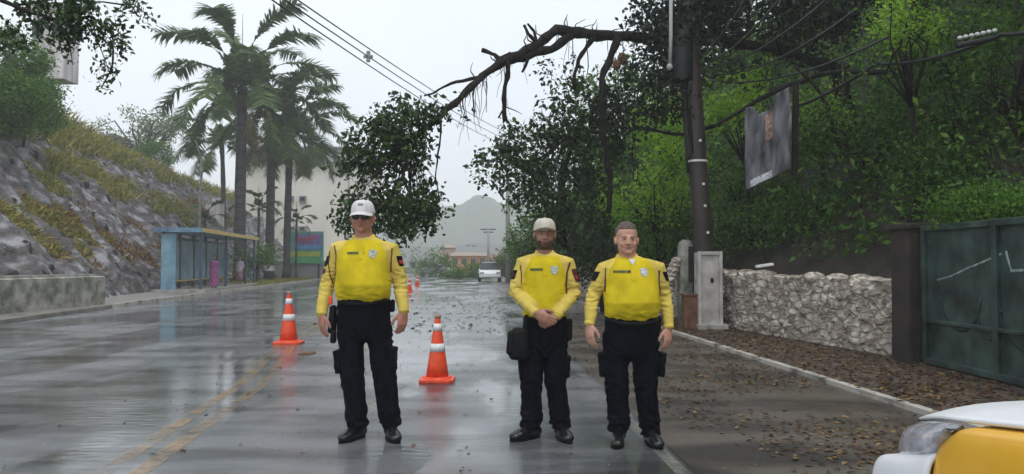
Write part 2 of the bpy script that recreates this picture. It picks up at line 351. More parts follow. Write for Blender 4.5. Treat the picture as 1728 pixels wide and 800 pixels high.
# the cross street that closes the view
o = MB(); o.box((0, 100, -.02), (160, 20, .02)); tag(o.build('far_road', M['road']), kind='structure')
def strip(name, fa, fb, z, m, ya=-6, yb=90):
    vs = []; n = 60
    for i in range(n):
        y = lerp(ya, yb, i/(n-1)); vs += [(fa(y), y, z-.3), (fa(y), y, z), (fb(y), y, z), (fb(y), y, z-.3)]
    fs = []
    for i in range(n-1):
        for k in range(3): fs.append((4*i+k, 4*i+k+1, 4*i+k+5, 4*i+k+4))
    fs += [(0, 3, 2, 1), (4*n-4, 4*n-3, 4*n-2, 4*n-1)]
    b = MB(); b.add(vs, fs); return tag(b.build(name, m), kind='structure')
strip('kerb', kx, lambda y: kx(y)+.1, .055, M['kerb'])
strip('pavement_right', lambda y: kx(y)+.102, lambda y: wx(y)+.1, .045, M['dirt'])
strip('kerb_left', lambda y: lx(y)-.13, lx, .11, M['kerb'], 24, 90)
def lfoot(Y): return interp(Y, [0, 20, 25, 30, 50, 75, 95], [-13.2, -13.9, -14.0, -15.6, -18.2, -21, -23])
strip('pavement_left', lambda y: lfoot(y)-1, lambda y: lx(y)-.132, .09, M['pave'], -6, 44)
strip('grass_verge', lambda y: lfoot(y)-2, lambda y: lx(y)-.132, .1, M['grassy'], 44.1, 90)
# road markings
cl = [(-2.0, -2), (-2.2, 2), (-2.44, 5.2), (-2.8, 8.6), (-3.26, 11), (-3.8, 13.6), (-4.7, 20), (-5.6, 30), (-7.4, 48), (-8.6, 62), (-11, 85)]
def dense(p, n=6):
    r = []
    for a, b in zip(p[:-1], p[1:]):
        for i in range(n): r.append((lerp(a[0], b[0], i/n), lerp(a[1], b[1], i/n)))
    return r+[p[-1]]
for nm, dx in (('yellow_line', 0.0), ('yellow_line', -.24)):
    tag(ribbon(dense([(x+dx, y) for x, y in cl]), .13).build('road_marking', M['yellow_line']), kind='structure')
tag(ribbon(dense([(1.42, -2), (1.1, 5.2), (.84, 9.8), (.5, 16), (-.2, 30), (-2.2, 62)]), .1).build('road_marking', M['white_line']), kind='structure')
tag(ribbon(dense([(lx(y)+.35, y) for y in ys]), .12).build('road_marking', M['white_line']), kind='structure')

# --- hill at right behind the wall
def hz(X, Y):
    d = X-wx(Y)-.35
    if d < 0: return .1
    z = 1.0+.95*d if Y > 10.9 else lerp(.4, 1, 0)+1.1*d
    z = min(z, 13+.2*d)
    return z+.25*fbm((X*.35, Y*.35, 0))*min(1, d)
def hillf(u, v):
    Y = lerp(-6, 95, v**1.3); X = wx(Y)+.3+u**1.4*45; return (X, Y, hz(X, Y) if u > 0 else -.1)
tag(link('hillside_right', grid_mesh('hillside_right', hillf, 90, 130), M['earth'], smooth=True), kind='structure')

# --- slope at left, stone faced with weep holes, then grass above
rngL = np.random.default_rng(5)
SA = .95
def ltop(Y): return interp(Y, [15, 32, 45, 52, 58, 66, 75, 95], [15, 15.5, 14.5, 12.5, 10, 9.0, 8, 7])
def lz(d, Y):
    z = SA*d if d < 9 else SA*9+.8*(d-9)
    t = ltop(Y); return z if z < t else t+(z-t)*.12
def rock(d, Y):
    p = Vector((Y*1.0, d*1.4, 0)); dd, _ = noise.voronoi(p*1.25); return .2*(min(dd[0], .6)-.3)+.4*fbm((Y*.45, d*.45, 3))+.09*fbm((Y*3, d*3, 1))
holes = []
for j in range(9):
    for i in range(48):
        holes.append((18+i*1.25+(j % 2)*.6+rngL.normal()*.12, .8+j*1.0+rngL.normal()*.1))
HO = np.array(holes)
def slopef(u, v):
    Y = lerp(14, 95, v); d = u*9.6
    dist = np.min(np.abs(HO[:, 0]-Y)/.34+np.abs(HO[:, 1]-d)/.2)
    r = rock(d, Y); nrm = Vector((.69, 0, .72))
    p = Vector((lfoot(Y)-d, Y, .05+SA*d))+nrm*r
    if dist < 1: p -= nrm*.3*(1-dist)
    return p
me = grid_mesh('slope', slopef, 90, 620)
so = link('stone_faced_slope', me, [M['shotcrete'], M['pit_shade']], smooth=True)
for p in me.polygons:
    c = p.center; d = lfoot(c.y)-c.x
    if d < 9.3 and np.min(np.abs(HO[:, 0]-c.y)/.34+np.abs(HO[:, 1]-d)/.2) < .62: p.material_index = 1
tag(so, kind='structure')
def uph(u, v):
    Y = lerp(14, 110, v); d = 9.2+u*45; x = lfoot(Y)-d
    return (x, Y, lz(d, Y)-.1+.4*fbm((x*.2, Y*.2, 2)))
tag(link('hilltop_left', grid_mesh('hl', uph, 40, 60), M['grassy'], smooth=True), kind='structure')
# --- distant hill in the haze
def ridge(X):
    px = 864+X/560*F
    return interp(px, [560, 700, 740, 765, 785, 800, 812, 830, 845, 870, 900, 1100], [350, 352, 353, 349, 343, 334, 330, 336, 345, 341, 350, 380])
def hillr(u, v):
    X = lerp(-170, 170, u); top = CH+560*(445-ridge(X))/F; top += 2.0*fbm((X*.13, 0, 0))
    return (X, 560+lerp(-50, 50, v), max(-.1, top*(1-abs(2*v-.8)**1.6) if v < .9 else 0)+(1.2*fbm((X*.2, v*9, 1)) if .05 < v < .9 else 0))
tag(link('distant_hill', grid_mesh('dh', hillr, 120, 24), M['rock'], smooth=True), kind='structure')

# haze: even, pale, thin
hb = MB(); hb.box((0, 285, 31), (906, 706, 64.4))
hm = bpy.data.materials.new('rain haze'); hm.use_nodes = True; t = hm.node_tree; t.nodes.clear()
ho = t.nodes.new('ShaderNodeOutputMaterial'); pv = t.nodes.new('ShaderNodeVolumePrincipled')
pv.inputs['Color'].default_value = (.99, .995, 1, 1); pv.inputs['Density'].default_value = .0017; pv.inputs['Anisotropy'].default_value = .1
t.links.new(pv.outputs[0], ho.inputs['Volume'])
ho_ = hb.build('haze', hm); tag(ho_, 'pale rain haze hanging over the whole street', 'haze', kind='stuff')

# ================================================================== WALLS, GATE, POLE AT RIGHT
def rubble_wall(name, path, h, th, label, cat, m, base=.0, teeth=.12, amp=.06, cell=3.4, step=.045, cap=None, seed=0):
    """closed wall with lumpy stones, path = (x,y) list"""
    P = [Vector((*p, 0)) for p in path]; L = [0]
    for a, b in zip(P[:-1], P[1:]): L.append(L[-1]+(b-a).length)
    n = int(L[-1]/step); nz_ = int(h/step)+1; prof = []
    for i in range(nz_+1): prof.append((0, i/nz_))
    prof += [(.35, 1.03), (.7, 1.03), (1, 1), (1, .5), (1, 0)]
    vs = []; k = len(prof)
    for i in range(n+1):
        s_ = L[-1]*i/n; j = max(0, min(len(P)-2, int(np.searchsorted(L, s_)-1))); t_ = (s_-L[j])/(L[j+1]-L[j])
        p = P[j].lerp(P[j+1], t_); tn = (P[j+1]-P[j]).normalized(); nr = Vector((tn.y, -tn.x, 0))
        dd, _ = noise.voronoi(Vector((s_*5.2, seed, 7))); tt = teeth*(1-2.2*min(dd[0], .5))+teeth*.6*noise.noise(Vector((s_*2, seed, 1)))
        for (a, b) in prof:
            z = base+(h-base+tt)*b if b > .01 else -.05
            q = Vector((s_*cell, z*cell*1.15, seed)); d2, _ = noise.voronoi(q)
            e = amp*(1.0-2*min(d2[0], .6)+.35*min(1, 4*(d2[1]-d2[0])))+amp*.5*noise.noise(Vector((s_*11, z*11, seed)))
            off = nr*(-a*th) + nr*e*(1 if a == 0 else -.5 if a == 1 else 0)
            vs.append(p+off+Vector((0, 0, z)))
    fs = []
    for i in range(n):
        for q in range(k-1): fs.append((i*k+q, (i+1)*k+q, (i+1)*k+q+1, i*k+q+1))
    fs += [tuple(range(k)), tuple(range(n*k, n*k+k))[::-1]]
    mb = MB(); mb.add(vs, fs); return tag(mb.build(name, m, smooth=False), label, cat)
path = [(wx(y), y) for y in np.linspace(40, 10.72, 50)]
path = [(5.47, 10.72) if i == 49 else p for i, p in enumerate(path)]
rubble_wall('stone_wall', path[::-1][::-1], 1.12, .35, 'long whitewashed rubble stone wall along the leafy pavement at right', 'wall', M['stone_white'], seed=3)
# buttress and pillar left of the pole
mb = MB(); c = gp(1156, 548); base = Vector((3.72, 16.5, 0))
g = empty('stone_pillar', base, 'weathered rounded gatepost stump standing just left of the white pole base', 'pillar')
mb.rings([(0, 0, .0, .17, .2), (0, 0, .9, .165, .2), (.0, 0, 1.35, .165, .19), (0, 0, 1.72, .16, .18), (0, 0, 1.82, .13, .15), (0, 0, 1.87, .07, .08)], 20, ex=3.5)
mb.build('shaft', M['roughcast'], g, True)
mb = MB(); mb.box((.09, -.2, 1.35), (.16, .03, .75)); mb.build('dark_panel', M['gate_p'], g, bevel=.01)
bt = MB(); n_ = 14
for i in range(9):
    bt.ell((-.22-.05*i*.8, -.1+.02*(i % 2), 1.42-.1*i), (.12+.008*i, .12, .09), 10, 7)
bt.build('buttress', M['stone_white'], g, False)
g = empty('wooden_box', (3.62, 15.75, .045), 'rusty brown box standing on the pavement against the white pole base', 'box')
mb = MB(); mb.box((0, 0, .33), (.27, .3, .66)); mb.build('body', M['rust'], g, bevel=.012)
mb = MB(); mb.box((0, 0, .68), (.31, .34, .04)); mb.build('lid', M['rust'], g, bevel=.008)
# pole
g = empty('utility_pole', (4.0, 16.0, .05), 'dark stained concrete utility pole wrapped in cables beside the stone wall', 'utility pole')
def px_(z): return interp(z, [0, 1.6, 4.6, 9], [0, -.01, -.2, -.42])
mb = MB(); mb.tube([(px_(z), 0, z) for z in (0, 1.6, 2.6, 3.6, 4.6, 6, 7.5, 9)], [.2, .195, .19, .185, .18, .17, .16, .15], 20); mb.build('shaft', M['concrete_pole'], g, True)
mb = MB()
for k, (a, rr) in enumerate(((2.4, .03), (2.9, .045), (3.5, .035), (4.0, .02), (.3, .02))):
    mb.tube([(px_(z)+math.cos(a)*(.2), math.sin(a)*.2, z) for z in (2.9+.3*k, 3.6, 4.6, 6, 8.4)], [rr]*5, 8)
mb.build('cable_bundle', M['cable'], g, True)
mb = MB(); mb.rings([(px_(3.45), 0, 3.42, .2, .2), (px_(3.45), 0, 3.46, .2, .2)], 20); mb.build('steel_band', M['refl'], g)
mb = MB(); mb.box((-.22, -.02, 3.2), (.1, .16, .5)); mb.build('junction_box', M['cable'], g, bevel=.01)
mb = MB(); mb.box((px_(7.4), -.18, 7.4), (2.2, .1, .12)); mb.build('crossarm', M['bark'], g)
mb = MB(); mb.tube([(-.5, -.1, 5.1), (-.5, -.1, 6.2)], [.27, .27], 16); mb.build('transformer', M['cable'], g, True, bevel=.03)
for z, x in ((1.95, .02), (2.5, -.03), (2.95, -.06), (3.85, -.12)):
    mb = MB(); mb.box((x, -.2, z), (.05, .02, .05)); mb.build('number_tag', M['refl'], g)
g = empty('meter_cabinet', (4.0, 15.72, .045), 'grimy white meter cabinet cast round the foot of the utility pole', 'cabinet')
mb = MB(); mb.box((0, .02, .79), (.5, .3, 1.5)); mb.build('housing', M['panel_white'], g, bevel=.015)
mb = MB(); mb.box((-.215, -.155, .8), (.065, .06, 1.53)); mb.box((.215, -.155, .8), (.065, .06, 1.53)); mb.box((0, -.155, 1.525), (.36, .055, .07)); mb.build('frame', M['panel_white'], g, bevel=.008)
mb = MB(); mb.box((.04, -.145, .98), (.05, .03, .09)); mb.build('lock', M['black'], g)
mb = MB(); mb.box((.02, -.05, .04), (.62, .48, .12)); mb.build('plinth', M['cap_conc'], g, bevel=.02)
# gate
A = Vector((5.42, 10.15, 0)); B = Vector((5.42, 5.6, 0))
g = empty('metal_gate', A, 'weathered green metal gate with painted arcs at the end of the stone wall', 'gate')
mb = MB(); mb.box((0.04, 1.1-2.3-1.1, .95), (.05, 4.5, 1.72)); mb.build('sheet', M['gate'], g)
mb = MB()
for y in (-.02, -1.52, -3.0, -4.55): mb.box((0, y, .95), (.07, .09, 1.78))
for z in (.1, 1.82): mb.box((0, -2.28, z), (.06, 4.62, .08))
mb.box((-.004, -2.28, .62), (.05, 4.5, .05))
mb.build('frame', M['gate'], g, bevel=.01)
def strok(pts, r=.018, nm='painted_line', m=M['gate_d']):
    b = MB(); b.tube([(-.002 if abs(p[0]) > 9 else .012, p[0], p[1]) for p in pts], [(r, .006)]*len(pts), 8, ax=(0, 0, 1)); return b.build(nm, m, g, True)
def arc(cy, cz, ry, rz_, a0, a1, n=18): return [(cy+ry*math.cos(lerp(a0, a1, i/(n-1))), cz+rz_*math.sin(lerp(a0, a1, i/(n-1)))) for i in range(n)]
strok(arc(-.78, .98, .42, .42, math.pi*1.02, math.pi*1.98), .03); strok(arc(-1.36, .8, .22, .3, math.pi*.9, math.pi*2.1), .022)
strok(arc(-1.98, .72, .3, .28, math.pi*1.05, math.pi*1.95), .026)
strok([(-.3, 1.15), (-.6, 1.2), (-.95, 1.3), (-1.35, 1.4), (-1.6, 1.47)], .014, 'scrape', M['gate_l']); strok([(-1.68, 1.5), (-1.72, 1.38), (-1.76, 1.28), (-2.1, 1.29), (-2.5, 1.3)], .018, 'scrape', M['gate_l'])
g = empty('gate_pillar', (5.42, 10.45, 0), 'dark mossy pillar between the stone wall and the green gate', 'pillar')
mb = MB(); mb.rings([(0, 0, 0, .2, .24), (0, 0, 1.0, .19, .23), (0, 0, 1.82, .19, .23)], 24, ex=8); mb.build('shaft', M['gate_p'], g, False)
mb = MB(); mb.box((0, 0, 1.86), (.46, .54, .08)); mb.build('coping', M['gate_p'], g, bevel=.015)

# hanging board on the bank at right
g = empty('hanging_banner', pt(1298, 235, 14), 'torn grey weathered banner hanging askew in the trees right of the pole', 'banner')
o_ = Vector(g.location)
def bf(u, v):
    L0 = pt(1258, lerp(182, 322, v), 14.0); R0 = pt(1334, lerp(146, 286, v), 13.5)
    if v < .16: dy = .18*math.exp(-((u-.42)/.17)**2)*(.16-v)/.16
    else: dy = 0
    p = L0.lerp(R0, u)-o_; return p+Vector((0, .04*math.sin(u*9+v*4)+.03*math.sin(v*11), -dy*2))
me = grid_mesh('sheet', bf, 30, 40); M['banner'] = mat('weathered grey vinyl', (.06, .06, .072), .6, var=.6, vscale=9, col2=(.15, .15, .165), stretch=(1, 1, .25), bump=.4)
s_ = link('sheet', me, M['banner'], g, True); sm = s_.modifiers.new('t', 'SOLIDIFY'); sm.thickness = .012
mb = MB(); a = pt(1343, 140, 13.6)-o_; b = pt(1341, 295, 13.6)-o_; mb.tube([a, b], [.06, .06], 8); mb.build('post', M['bark'], g)
def bpatch(u0, u1, v0, v1, nm, m):
    me = grid_mesh(nm, lambda u, v: bf(lerp(u0, u1, u), lerp(v0, v1, v)+.0)+Vector((0, -.02, 0)), 8, 8); return link(nm, me, m, g, True)
bpatch(.08, .62, .9, .985, 'pale_corner', mat('pale torn backing', (.42, .43, .46), .5, var=.4, vscale=20)); M['ob'] = mat('faded orange print', (.24, .15, .12), .6, var=.5, vscale=18)
bpatch(.42, .6, .2, .52, 'faded_print', M['ob'])

# ================================================================== LEFT: LOW WALL, SHELTER, PALMS, BUILDINGS
lw = [(-13.3, 12), (-13.25, 18), (-13.2, 21), (-13.05, 24.2)]
rubble_wall('low_wall', lw[::-1], .95, .3, 'low mossy roughcast wall with concrete coping at the foot of the slope', 'wall', M['roughcast'], teeth=0, amp=.02, cell=6, seed=8)
lwo = COL.objects['low_wall']
mb = MB(); vs = []
for (x, y) in lw: vs += [(x-.34, y, .96), (x+.06, y, .96), (x+.06, y, 1.04), (x-.34, y, 1.04)]
mb.add(vs, [(4*i+a, 4*i+b, 4*i+4+b, 4*i+4+a) for i in range(3) for a, b in ((0, 1), (1, 2), (2, 3), (3, 0))]+[(0, 3, 2, 1), (12, 13, 14, 15)])
mb.build('coping', M['cap_conc'], lwo)
# shelter
g = empty('bus_shelter', (-13.95, 34.5, .09), 'blue roadside bus shelter with yellow roof edge below the slope', 'bus shelter')
ang = math.atan2(-1.6, 12.1); sd_ = Vector((math.sin(ang), math.cos(ang), 0)); pr = Vector((-math.cos(ang), math.sin(ang), 0))
g.rotation_euler = (0, 0, -ang)
M['sh_blue'] = mat('weathered blue paint', (.11, .2, .3), .4, var=.3, vscale=2, bump=.1, col2=(.17, .31, .42))
M['sh_dark'] = mat('dark blue steel', (.035, .08, .13), .4, bump=0); M['sh_yel'] = mat('yellow fascia', (.55, .4, .1), .5, bump=0)
M['sh_pan'] = mat('scuffed light blue panel', (.12, .3, .42), .35, var=.3, vscale=1.2, bump=0, col2=(.28, .45, .56))
Ls = 12.2; Wd = 1.6
mb = MB(); mb.box((-Wd/2-.1, Ls/2, 2.75), (Wd+.5, Ls+.4, .12)); mb.build('roof', M['sh_blue'], g)
mb = MB(); mb.box((.16, Ls/2, 2.77), (.04, Ls+.44, .18)); mb.build('fascia', M['sh_yel'], g)
mb = MB(); mb.box((-Wd/2-.1, -.22, 2.77), (Wd+.5, .04, .2)); mb.build('end_fascia', M['sh_blue'], g)
mb = MB(); mb.box((-Wd+.25, 0, 1.3), (.62, .08, 2.6)); mb.build('end_panel', M['sh_pan'], g)
for k in range(6):
    y = .15+k*(Ls-.3)/5
    if k in (0, 2, 4, 5): mb = MB(); mb.box((-.02, y, 1.35), (.1, .1, 2.68)); mb.build('post', M['sh_dark'], g)
    mb = MB(); mb.box((-Wd-.02, y, 1.35), (.14, .14, 2.68)); mb.build('post', M['sh_dark'], g)
    if k < 5:
        w_ = (Ls-.3)/5-.2; mb = MB(); mb.box((-Wd, y+(Ls-.3)/10, 1.42), (.04, w_, 1.9)); mb.build('back_panel', M['sh_pan'], g)
mb = MB(); mb.box((-Wd, Ls/2, 2.45), (.1, Ls-.3, .12)); mb.box((-Wd, Ls/2, .4), (.1, Ls-.3, .1)); mb.build('rail', M['sh_dark'], g)
mb = MB(); mb.box((-Wd+.3, Ls/2, .48), (.38, Ls-1.4, .05)); mb.build('bench', M['sh_yel'], g)
mb = MB(); mb.box((-Wd/2-.1, Ls/2, .04), (Wd+.7, Ls+.3, .14)); mb.build('plinth', M['cap_conc'], g)

# palms
def frond_mesh(rng, L, el, az, droop, dry=False, n=120):
    """one feather leaf: arching stalk and two rows of hanging leaflets"""
    pts = []; p = Vector((0, 0, 0)); e = el; seg = L/16; d2 = Vector((math.cos(az), math.sin(az), 0))
    for i in range(17):
        pts.append(p.copy()); p = p+(d2*math.cos(e)+Vector((0, 0, 1))*math.sin(e))*seg; e -= droop/16*(0.5+1.1*i/16)
    V = []; T = []
    side = Vector((-d2.y, d2.x, 0))
    def q(t):
        x = t*16; i = min(15, int(x)); return pts[i].lerp(pts[i+1], x-i), (pts[i+1]-pts[i]).normalized()
    for k in range(n):
        t = .12+.88*k/(n-1); c, tn = q(t); ll = L*.25*math.sin(math.pi*min(1, .25+.75*(1-abs(t-.45)*1.15)))*(.75 if t > .9 else 1)
        for s_ in (-1, 1):
            up = rng.uniform(-.5, .75) if not dry else rng.uniform(-.9, 0)
            dd = (side*s_*1.0+tn*.55+side.cross(tn)*(-up*.8)).normalized(); wv = tn*.05*L/5.5+Vector((0, 0, .012))
            a = c; b = c+dd*ll*.5+Vector((0, 0, -.06*ll)); e_ = c+dd*ll*.95+Vector((0, 0, -(.24 if not dry else .8)*ll*rng.uniform(.7, 1.3)))
            i0 = len(V); V += [a-wv, a+wv, b+wv*1.15, b-wv*1.15, e_]; T += [(i0, i0+1, i0+2), (i0, i0+2, i0+3), (i0+3, i0+2, i0+4)]
    for i in range(16):   # stalk
        w_ = .05*(1-i/17)*L/5; i0 = len(V); a, b = pts[i], pts[i+1]
        V += [a+side*w_, a-side*w_, b-side*w_, b+side*w_, a-Vector((0, 0, w_)), b-Vector((0, 0, w_))]
        T += [(i0, i0+1, i0+2), (i0, i0+2, i0+3), (i0, i0+4, i0+5), (i0, i0+5, i0+3), (i0+1, i0+4, i0+5), (i0+1, i0+5, i0+2)]
    return np.array([tuple(v) for v in V]), np.array(T)
def palm(name, px, Y, cy, trunk_r, L, nf, seed, label, specs=None, group='tall palms beside the bus shelter', lean=0, base_z=.1):
    rng = np.random.default_rng(seed); x = (px-864)/F*Y; top = CH+Y*(445-cy)/F
    g = empty(name, (x, Y, base_z), label, 'palm tree', group); top -= base_z
    mb = MB(); k = 14; mb.tube([(lean*(i/k)**2, 0, top*i/k) for i in range(k+1)], [trunk_r*(1.35 if i == 0 else 1.0-.18*i/k)+.015*math.sin(i*2) for i in range(k+1)], 14)
    mb.build('trunk', M['bark_grey'], g, True)
    mb = MB(); mb.tube([(lean, 0, top-.9), (lean, 0, top-.3), (lean, 0, top+.35)], [trunk_r*.95, trunk_r*.8, trunk_r*.3], 12); mb.build('crownshaft', M['palm'], g, True)
    for i in range(nf):
        az = 2*math.pi*(i*.382)+rng.uniform(-.2, .2); q = i/nf
        el = lerp(1.4, -.45, q)+rng.uniform(-.1, .1); dr = lerp(1.35, 1.55, q)+rng.uniform(-.15, .2); ln = L*rng.uniform(.85, 1.08)*(1 if q < .85 else .85)
        V, T = frond_mesh(rng, ln, el, az, dr); V += np.array([lean, 0, top]); link('frond', tri_mesh('frond', V, T), M['palm'], g)
    for i in range(4 if specs is None else specs):
        az = rng.uniform(0, 6.28); V, T = frond_mesh(rng, L*.6, -.7, az, .95, True, 30); V += np.array([lean, 0, top-.2]); link('dry_frond', tri_mesh('dry_frond', V, T), M['palm_dry'], g)
    mb = MB(); mb.tube([(lean, 0, top+.2), (lean-.02, 0, top+L*.75)], [.05, .012], 6); mb.build('spear_leaf', M['palm'], g)
    return g
palm('palm_tree', 404, 50, 146, .38, 6.5, 27, 1, 'tallest palm with the thickest dark trunk rising behind the bus shelter', lean=.05)
palm('palm_tree', 455, 56, 190, .33, 5.6, 22, 2, 'second tall palm, partly behind the tallest one, its trunk whitewashed at the foot', lean=.1, specs=4)
palm('palm_tree', 484, 60, 225, .3, 5.8, 23, 3, 'lowest crowned palm of the roadside row, with drooping fronds beside the beige building', lean=.2, specs=7)
palm('palm_tree', 378, 66, 240, .22, 4.4, 18, 4, 'small palm crown behind the trunk of the tallest palm', lean=-.3, specs=0)
for i, (px, Y, lab) in enumerate(((455, 56, 2), (478, 60, 3))):
    pg = [o for o in COL.objects if o.name.startswith('palm_tree') and o.parent is None][i+1]
    mb = MB(); mb.tube([(0, 0, 0), (0, 0, .5), (0, 0, 1.15)], [.43 if i == 0 else .38, .37 if i == 0 else .32, .33 if i == 0 else .29], 14); mb.build('whitewash', M['panel_white'], pg, True)
# little palms/banana plants at the feet
for i, (px, Y, cy, lab) in enumerate(((436, 52, 352, 'young palm with short arching fronds to the right of the tallest trunk'), (500, 62, 372, 'young palm in front of the beige building'), (345, 56, 372, 'yellowish young palm just above the shelter roof'))):
    palm('young_palm', px, Y, cy, .1, 2.0, 9, 20+i, lab, 0, 'young palms near the shelter')
def shrub(name, c, r, label, cat, m, n=60, per=22, size=.12, spread=.12, seed=0, group=None, trunk=None, wid=.5, cut=.9, ells=None, droop=.35, k=14, tw=.03):
    rng = np.random.default_rng(seed); c = Vector(c); b = Vector(trunk) if trunk else Vector((c.x, c.y, max(0, c.z-r[2]*1.4)))
    g = empty(name, b, label, cat, group)
    E = ells or [(c.x, c.y, c.z, *r), (c.x-r[0]*.5, c.y, c.z-r[2]*.3, r[0]*.6, r[1]*.7, r[2]*.6), (c.x+r[0]*.55, c.y+.1, c.z+r[2]*.25, r[0]*.55, r[1]*.7, r[2]*.55)]
    P, C = clumps(rng, E, n, per, spread, .5, cut)
    me = leaf_mesh('crown', P, size, rng, wid, droop); link('crown', me, m, g, world=True)
    mb = MB(); top = b.lerp(c, .6); mb.tube([b, b.lerp(top, .5)+Vector((.05*r[0], 0, 0)), top], [tw*2.2, tw*1.8, tw*1.3], 8); twigs(mb, top, C, rng, k, tw*.8)
    mb.build('trunk', M['bark'], g, True, world=True); return g
shrub('roadside_bush', pt(432, 440, 50), (1.3, 1, 1.4), 'dull green bush growing at the foot of the palms beyond the shelter', 'bush', M['leaf_mid'], 60, 30, .22, .25, 31)
shrub('spreading_tree', pt(232, 222, 78), (4.6, 3, 2.4), 'wide open crowned tree standing on the ridge above the slope', 'tree', M['leaf_pale'], 190, 26, .3, .38, 32, cut=.35, trunk=(-36.5, 78, 7), tw=.14, k=40)
# white looped marker by palms
g = empty('round_sign', gp(432, 474), 'white round sign on a slim post between the shelter and the palms', 'sign'); gY = g.location.y
s = gY/F
mb = MB(); mb.tube([(0, 0, 0), (0, 0, 70*s)], [.06, .06], 8); mb.build('post', M['panel_white'], g)
mb = MB(); pts = [(math.cos(a)*11*s, 0, 92*s+math.sin(a)*15*s) for a in np.linspace(0, 2*math.pi, 20)]; mb.tube(pts, [.12]*20, 8, ax=(0, 1, 0)); mb.build('ring', M['white'], g, True)
# slim leaning lamp pole
g = empty('lamp_pole', (pt(337, 400, 50).x, 50, .1), 'slim grey pole with a bent top rising behind the shelter left of the palms', 'pole')
mb = MB(); pp = [pt(x, y, 50)-Vector(g.location) for x, y in ((337, 455), (337, 330), (341, 285), (338, 262), (331, 240), (327, 232))]; mb.tube(pp, [.11, .1, .08, .07, .06, .05], 8); mb.build('shaft', M['cap_conc'], g, True)
mb = MB(); mb.box(pp[-1]+Vector((-.2, 0, 0)), (.5, .2, .1)); mb.build('lamp_head', M['cap_conc'], g, bevel=.02)

def win_grid(g, xs, z0s, w, h, y, m, frame=None):
    for x in xs:
        for z in z0s:
            mb = MB(); mb.box((x, y, z), (w, .08, h)); f = mb.build('window', M['w_frame'], g)
            mb = MB(); mb.box((x, y-.05, z), (w*.86, .03, h*.86)); mb.build('pane', m, f)
M['w_frame'] = mat('window frame', (.3, .3, .3), .6, bump=0); M['pane'] = mat('dark window glass', (.03, .035, .04), .1, bump=0)
M['beige'] = mat('stained beige render', (.78, .74, .67), .85, var=.12, vscale=.25, bump=.3, bscale=6, stretch=(1, 1, .3)); M['greyband'] = mat('grey parapet', (.33, .33, .325), .8, var=.15, vscale=.5, bump=.2)
# beige building, Y=85
Yb = 85; s = Yb/F; x0 = (412-864)*s; x1 = (600-864)*s; H = CH+(445-248)*s
g = empty('beige_building', ((x0+x1)/2, Yb, 0), 'large plain beige building with grey parapet behind the palms', 'building')
W_ = x1-x0; mb = MB(); mb.box((0, 8, (H-1.5)/2), (W_, 16, H-1.5)); mb.build('wall', M['beige'], g)
mb = MB(); mb.box((0, 7.9, H-.85), (W_+.3, 16.5, 1.4)); mb.build('parapet', M['greyband'], g)
mb = MB(); mb.box((0, 7.8, H-1.62), (W_+.8, 17, .2)); mb.box((0, 7.8, H-.08), (W_+.7, 16.9, .18)); mb.build('cornice', M['greyband'], g)
for px in (490, 511):
    for py, hh in ((336, 12), (386, 9)):
        f = MB(); xx = (px-864)*s-(x0+x1)/2; zz = CH+(445-py)*s
        f.box((xx, -.1, zz), (.75 if py < 350 else 1.0, .5, hh*s*.9)); o1 = f.build('air_conditioner', M['w_frame'], g)
        f = MB(); f.box((xx, -.37, zz), (.55, .04, hh*s*.55)); f.build('grille', M['pane'], o1)
mb = MB(); mb.tube([(W_/2-.8, -.08, 0), (W_/2-.8, -.08, H-1.8)], [.06, .06], 8); mb.build('downpipe', M['greyband'], g)
# dark yard wall and billboard
Yq = 66; s = Yq/F
g = empty('yard_wall', ((515-864)*s, Yq, 0), 'dark grey boundary wall below the colourful billboard', 'wall')
mb = MB(); mb.box((.5, 0, .75), (7.2, .3, 1.5)); mb.build('panel', M['greyband'], g); mb = MB(); mb.box((.5, 0, 1.54), (7.3, .38, .09)); mb.build('coping', M['greyband'], g)
g = empty('billboard', ((516-864)*s, Yq-.4, 0), 'colourful billboard with red lettering on purple over a green and yellow strip', 'billboard')
def bz(py): return CH+(445-py)*s
cols = {'frame_panel': (488, 548, 391, 446, (.1, .38, .28)), 'purple_panel': (498, 545, 395, 421, (.24, .17, .42)), 'blue_strip': (500, 545, 414, 421, (.1, .3, .6)), 'yellow_strip': (492, 543, 425, 433, (.42, .5, .06)), 'green_strip': (492, 543, 434, 444, (.1, .42, .16))}
for i, (nm, (a, b, c_, d_, cc)) in enumerate(cols.items()):
    mb = MB(); mb.box((((a+b)/2-516)*s, -.03*i, (bz(c_)+bz(d_))/2), ((b-a)*s, .06, (d_-c_)*s)); mb.build(nm, mat(nm, cc, .5, var=.15, vscale=3, bump=0), g)
rr = random.Random(2)
mb = MB(); M['bred'] = mat('red lettering', (.6, .08, .05), .5, bump=0)
for k in range(6):   # an illegible scrawled word
    x = (508+k*5.4-516)*s; z = bz(406)+rr.uniform(-.05, .05)+.03*k; mb.tube([(x-.1, -.2, z-.2), (x-.06, -.2, z+.2), (x+.04, -.2, z+.02), (x+.12, -.2, z+.2)], [.045]*4, 6)
mb.build('lettering', M['bred'], g)
for x in (-1.2, 1.2): mb = MB(); mb.box((x, .1, .8), (.12, .12, 1.7)); mb.build('post', M['gate_p'], g)
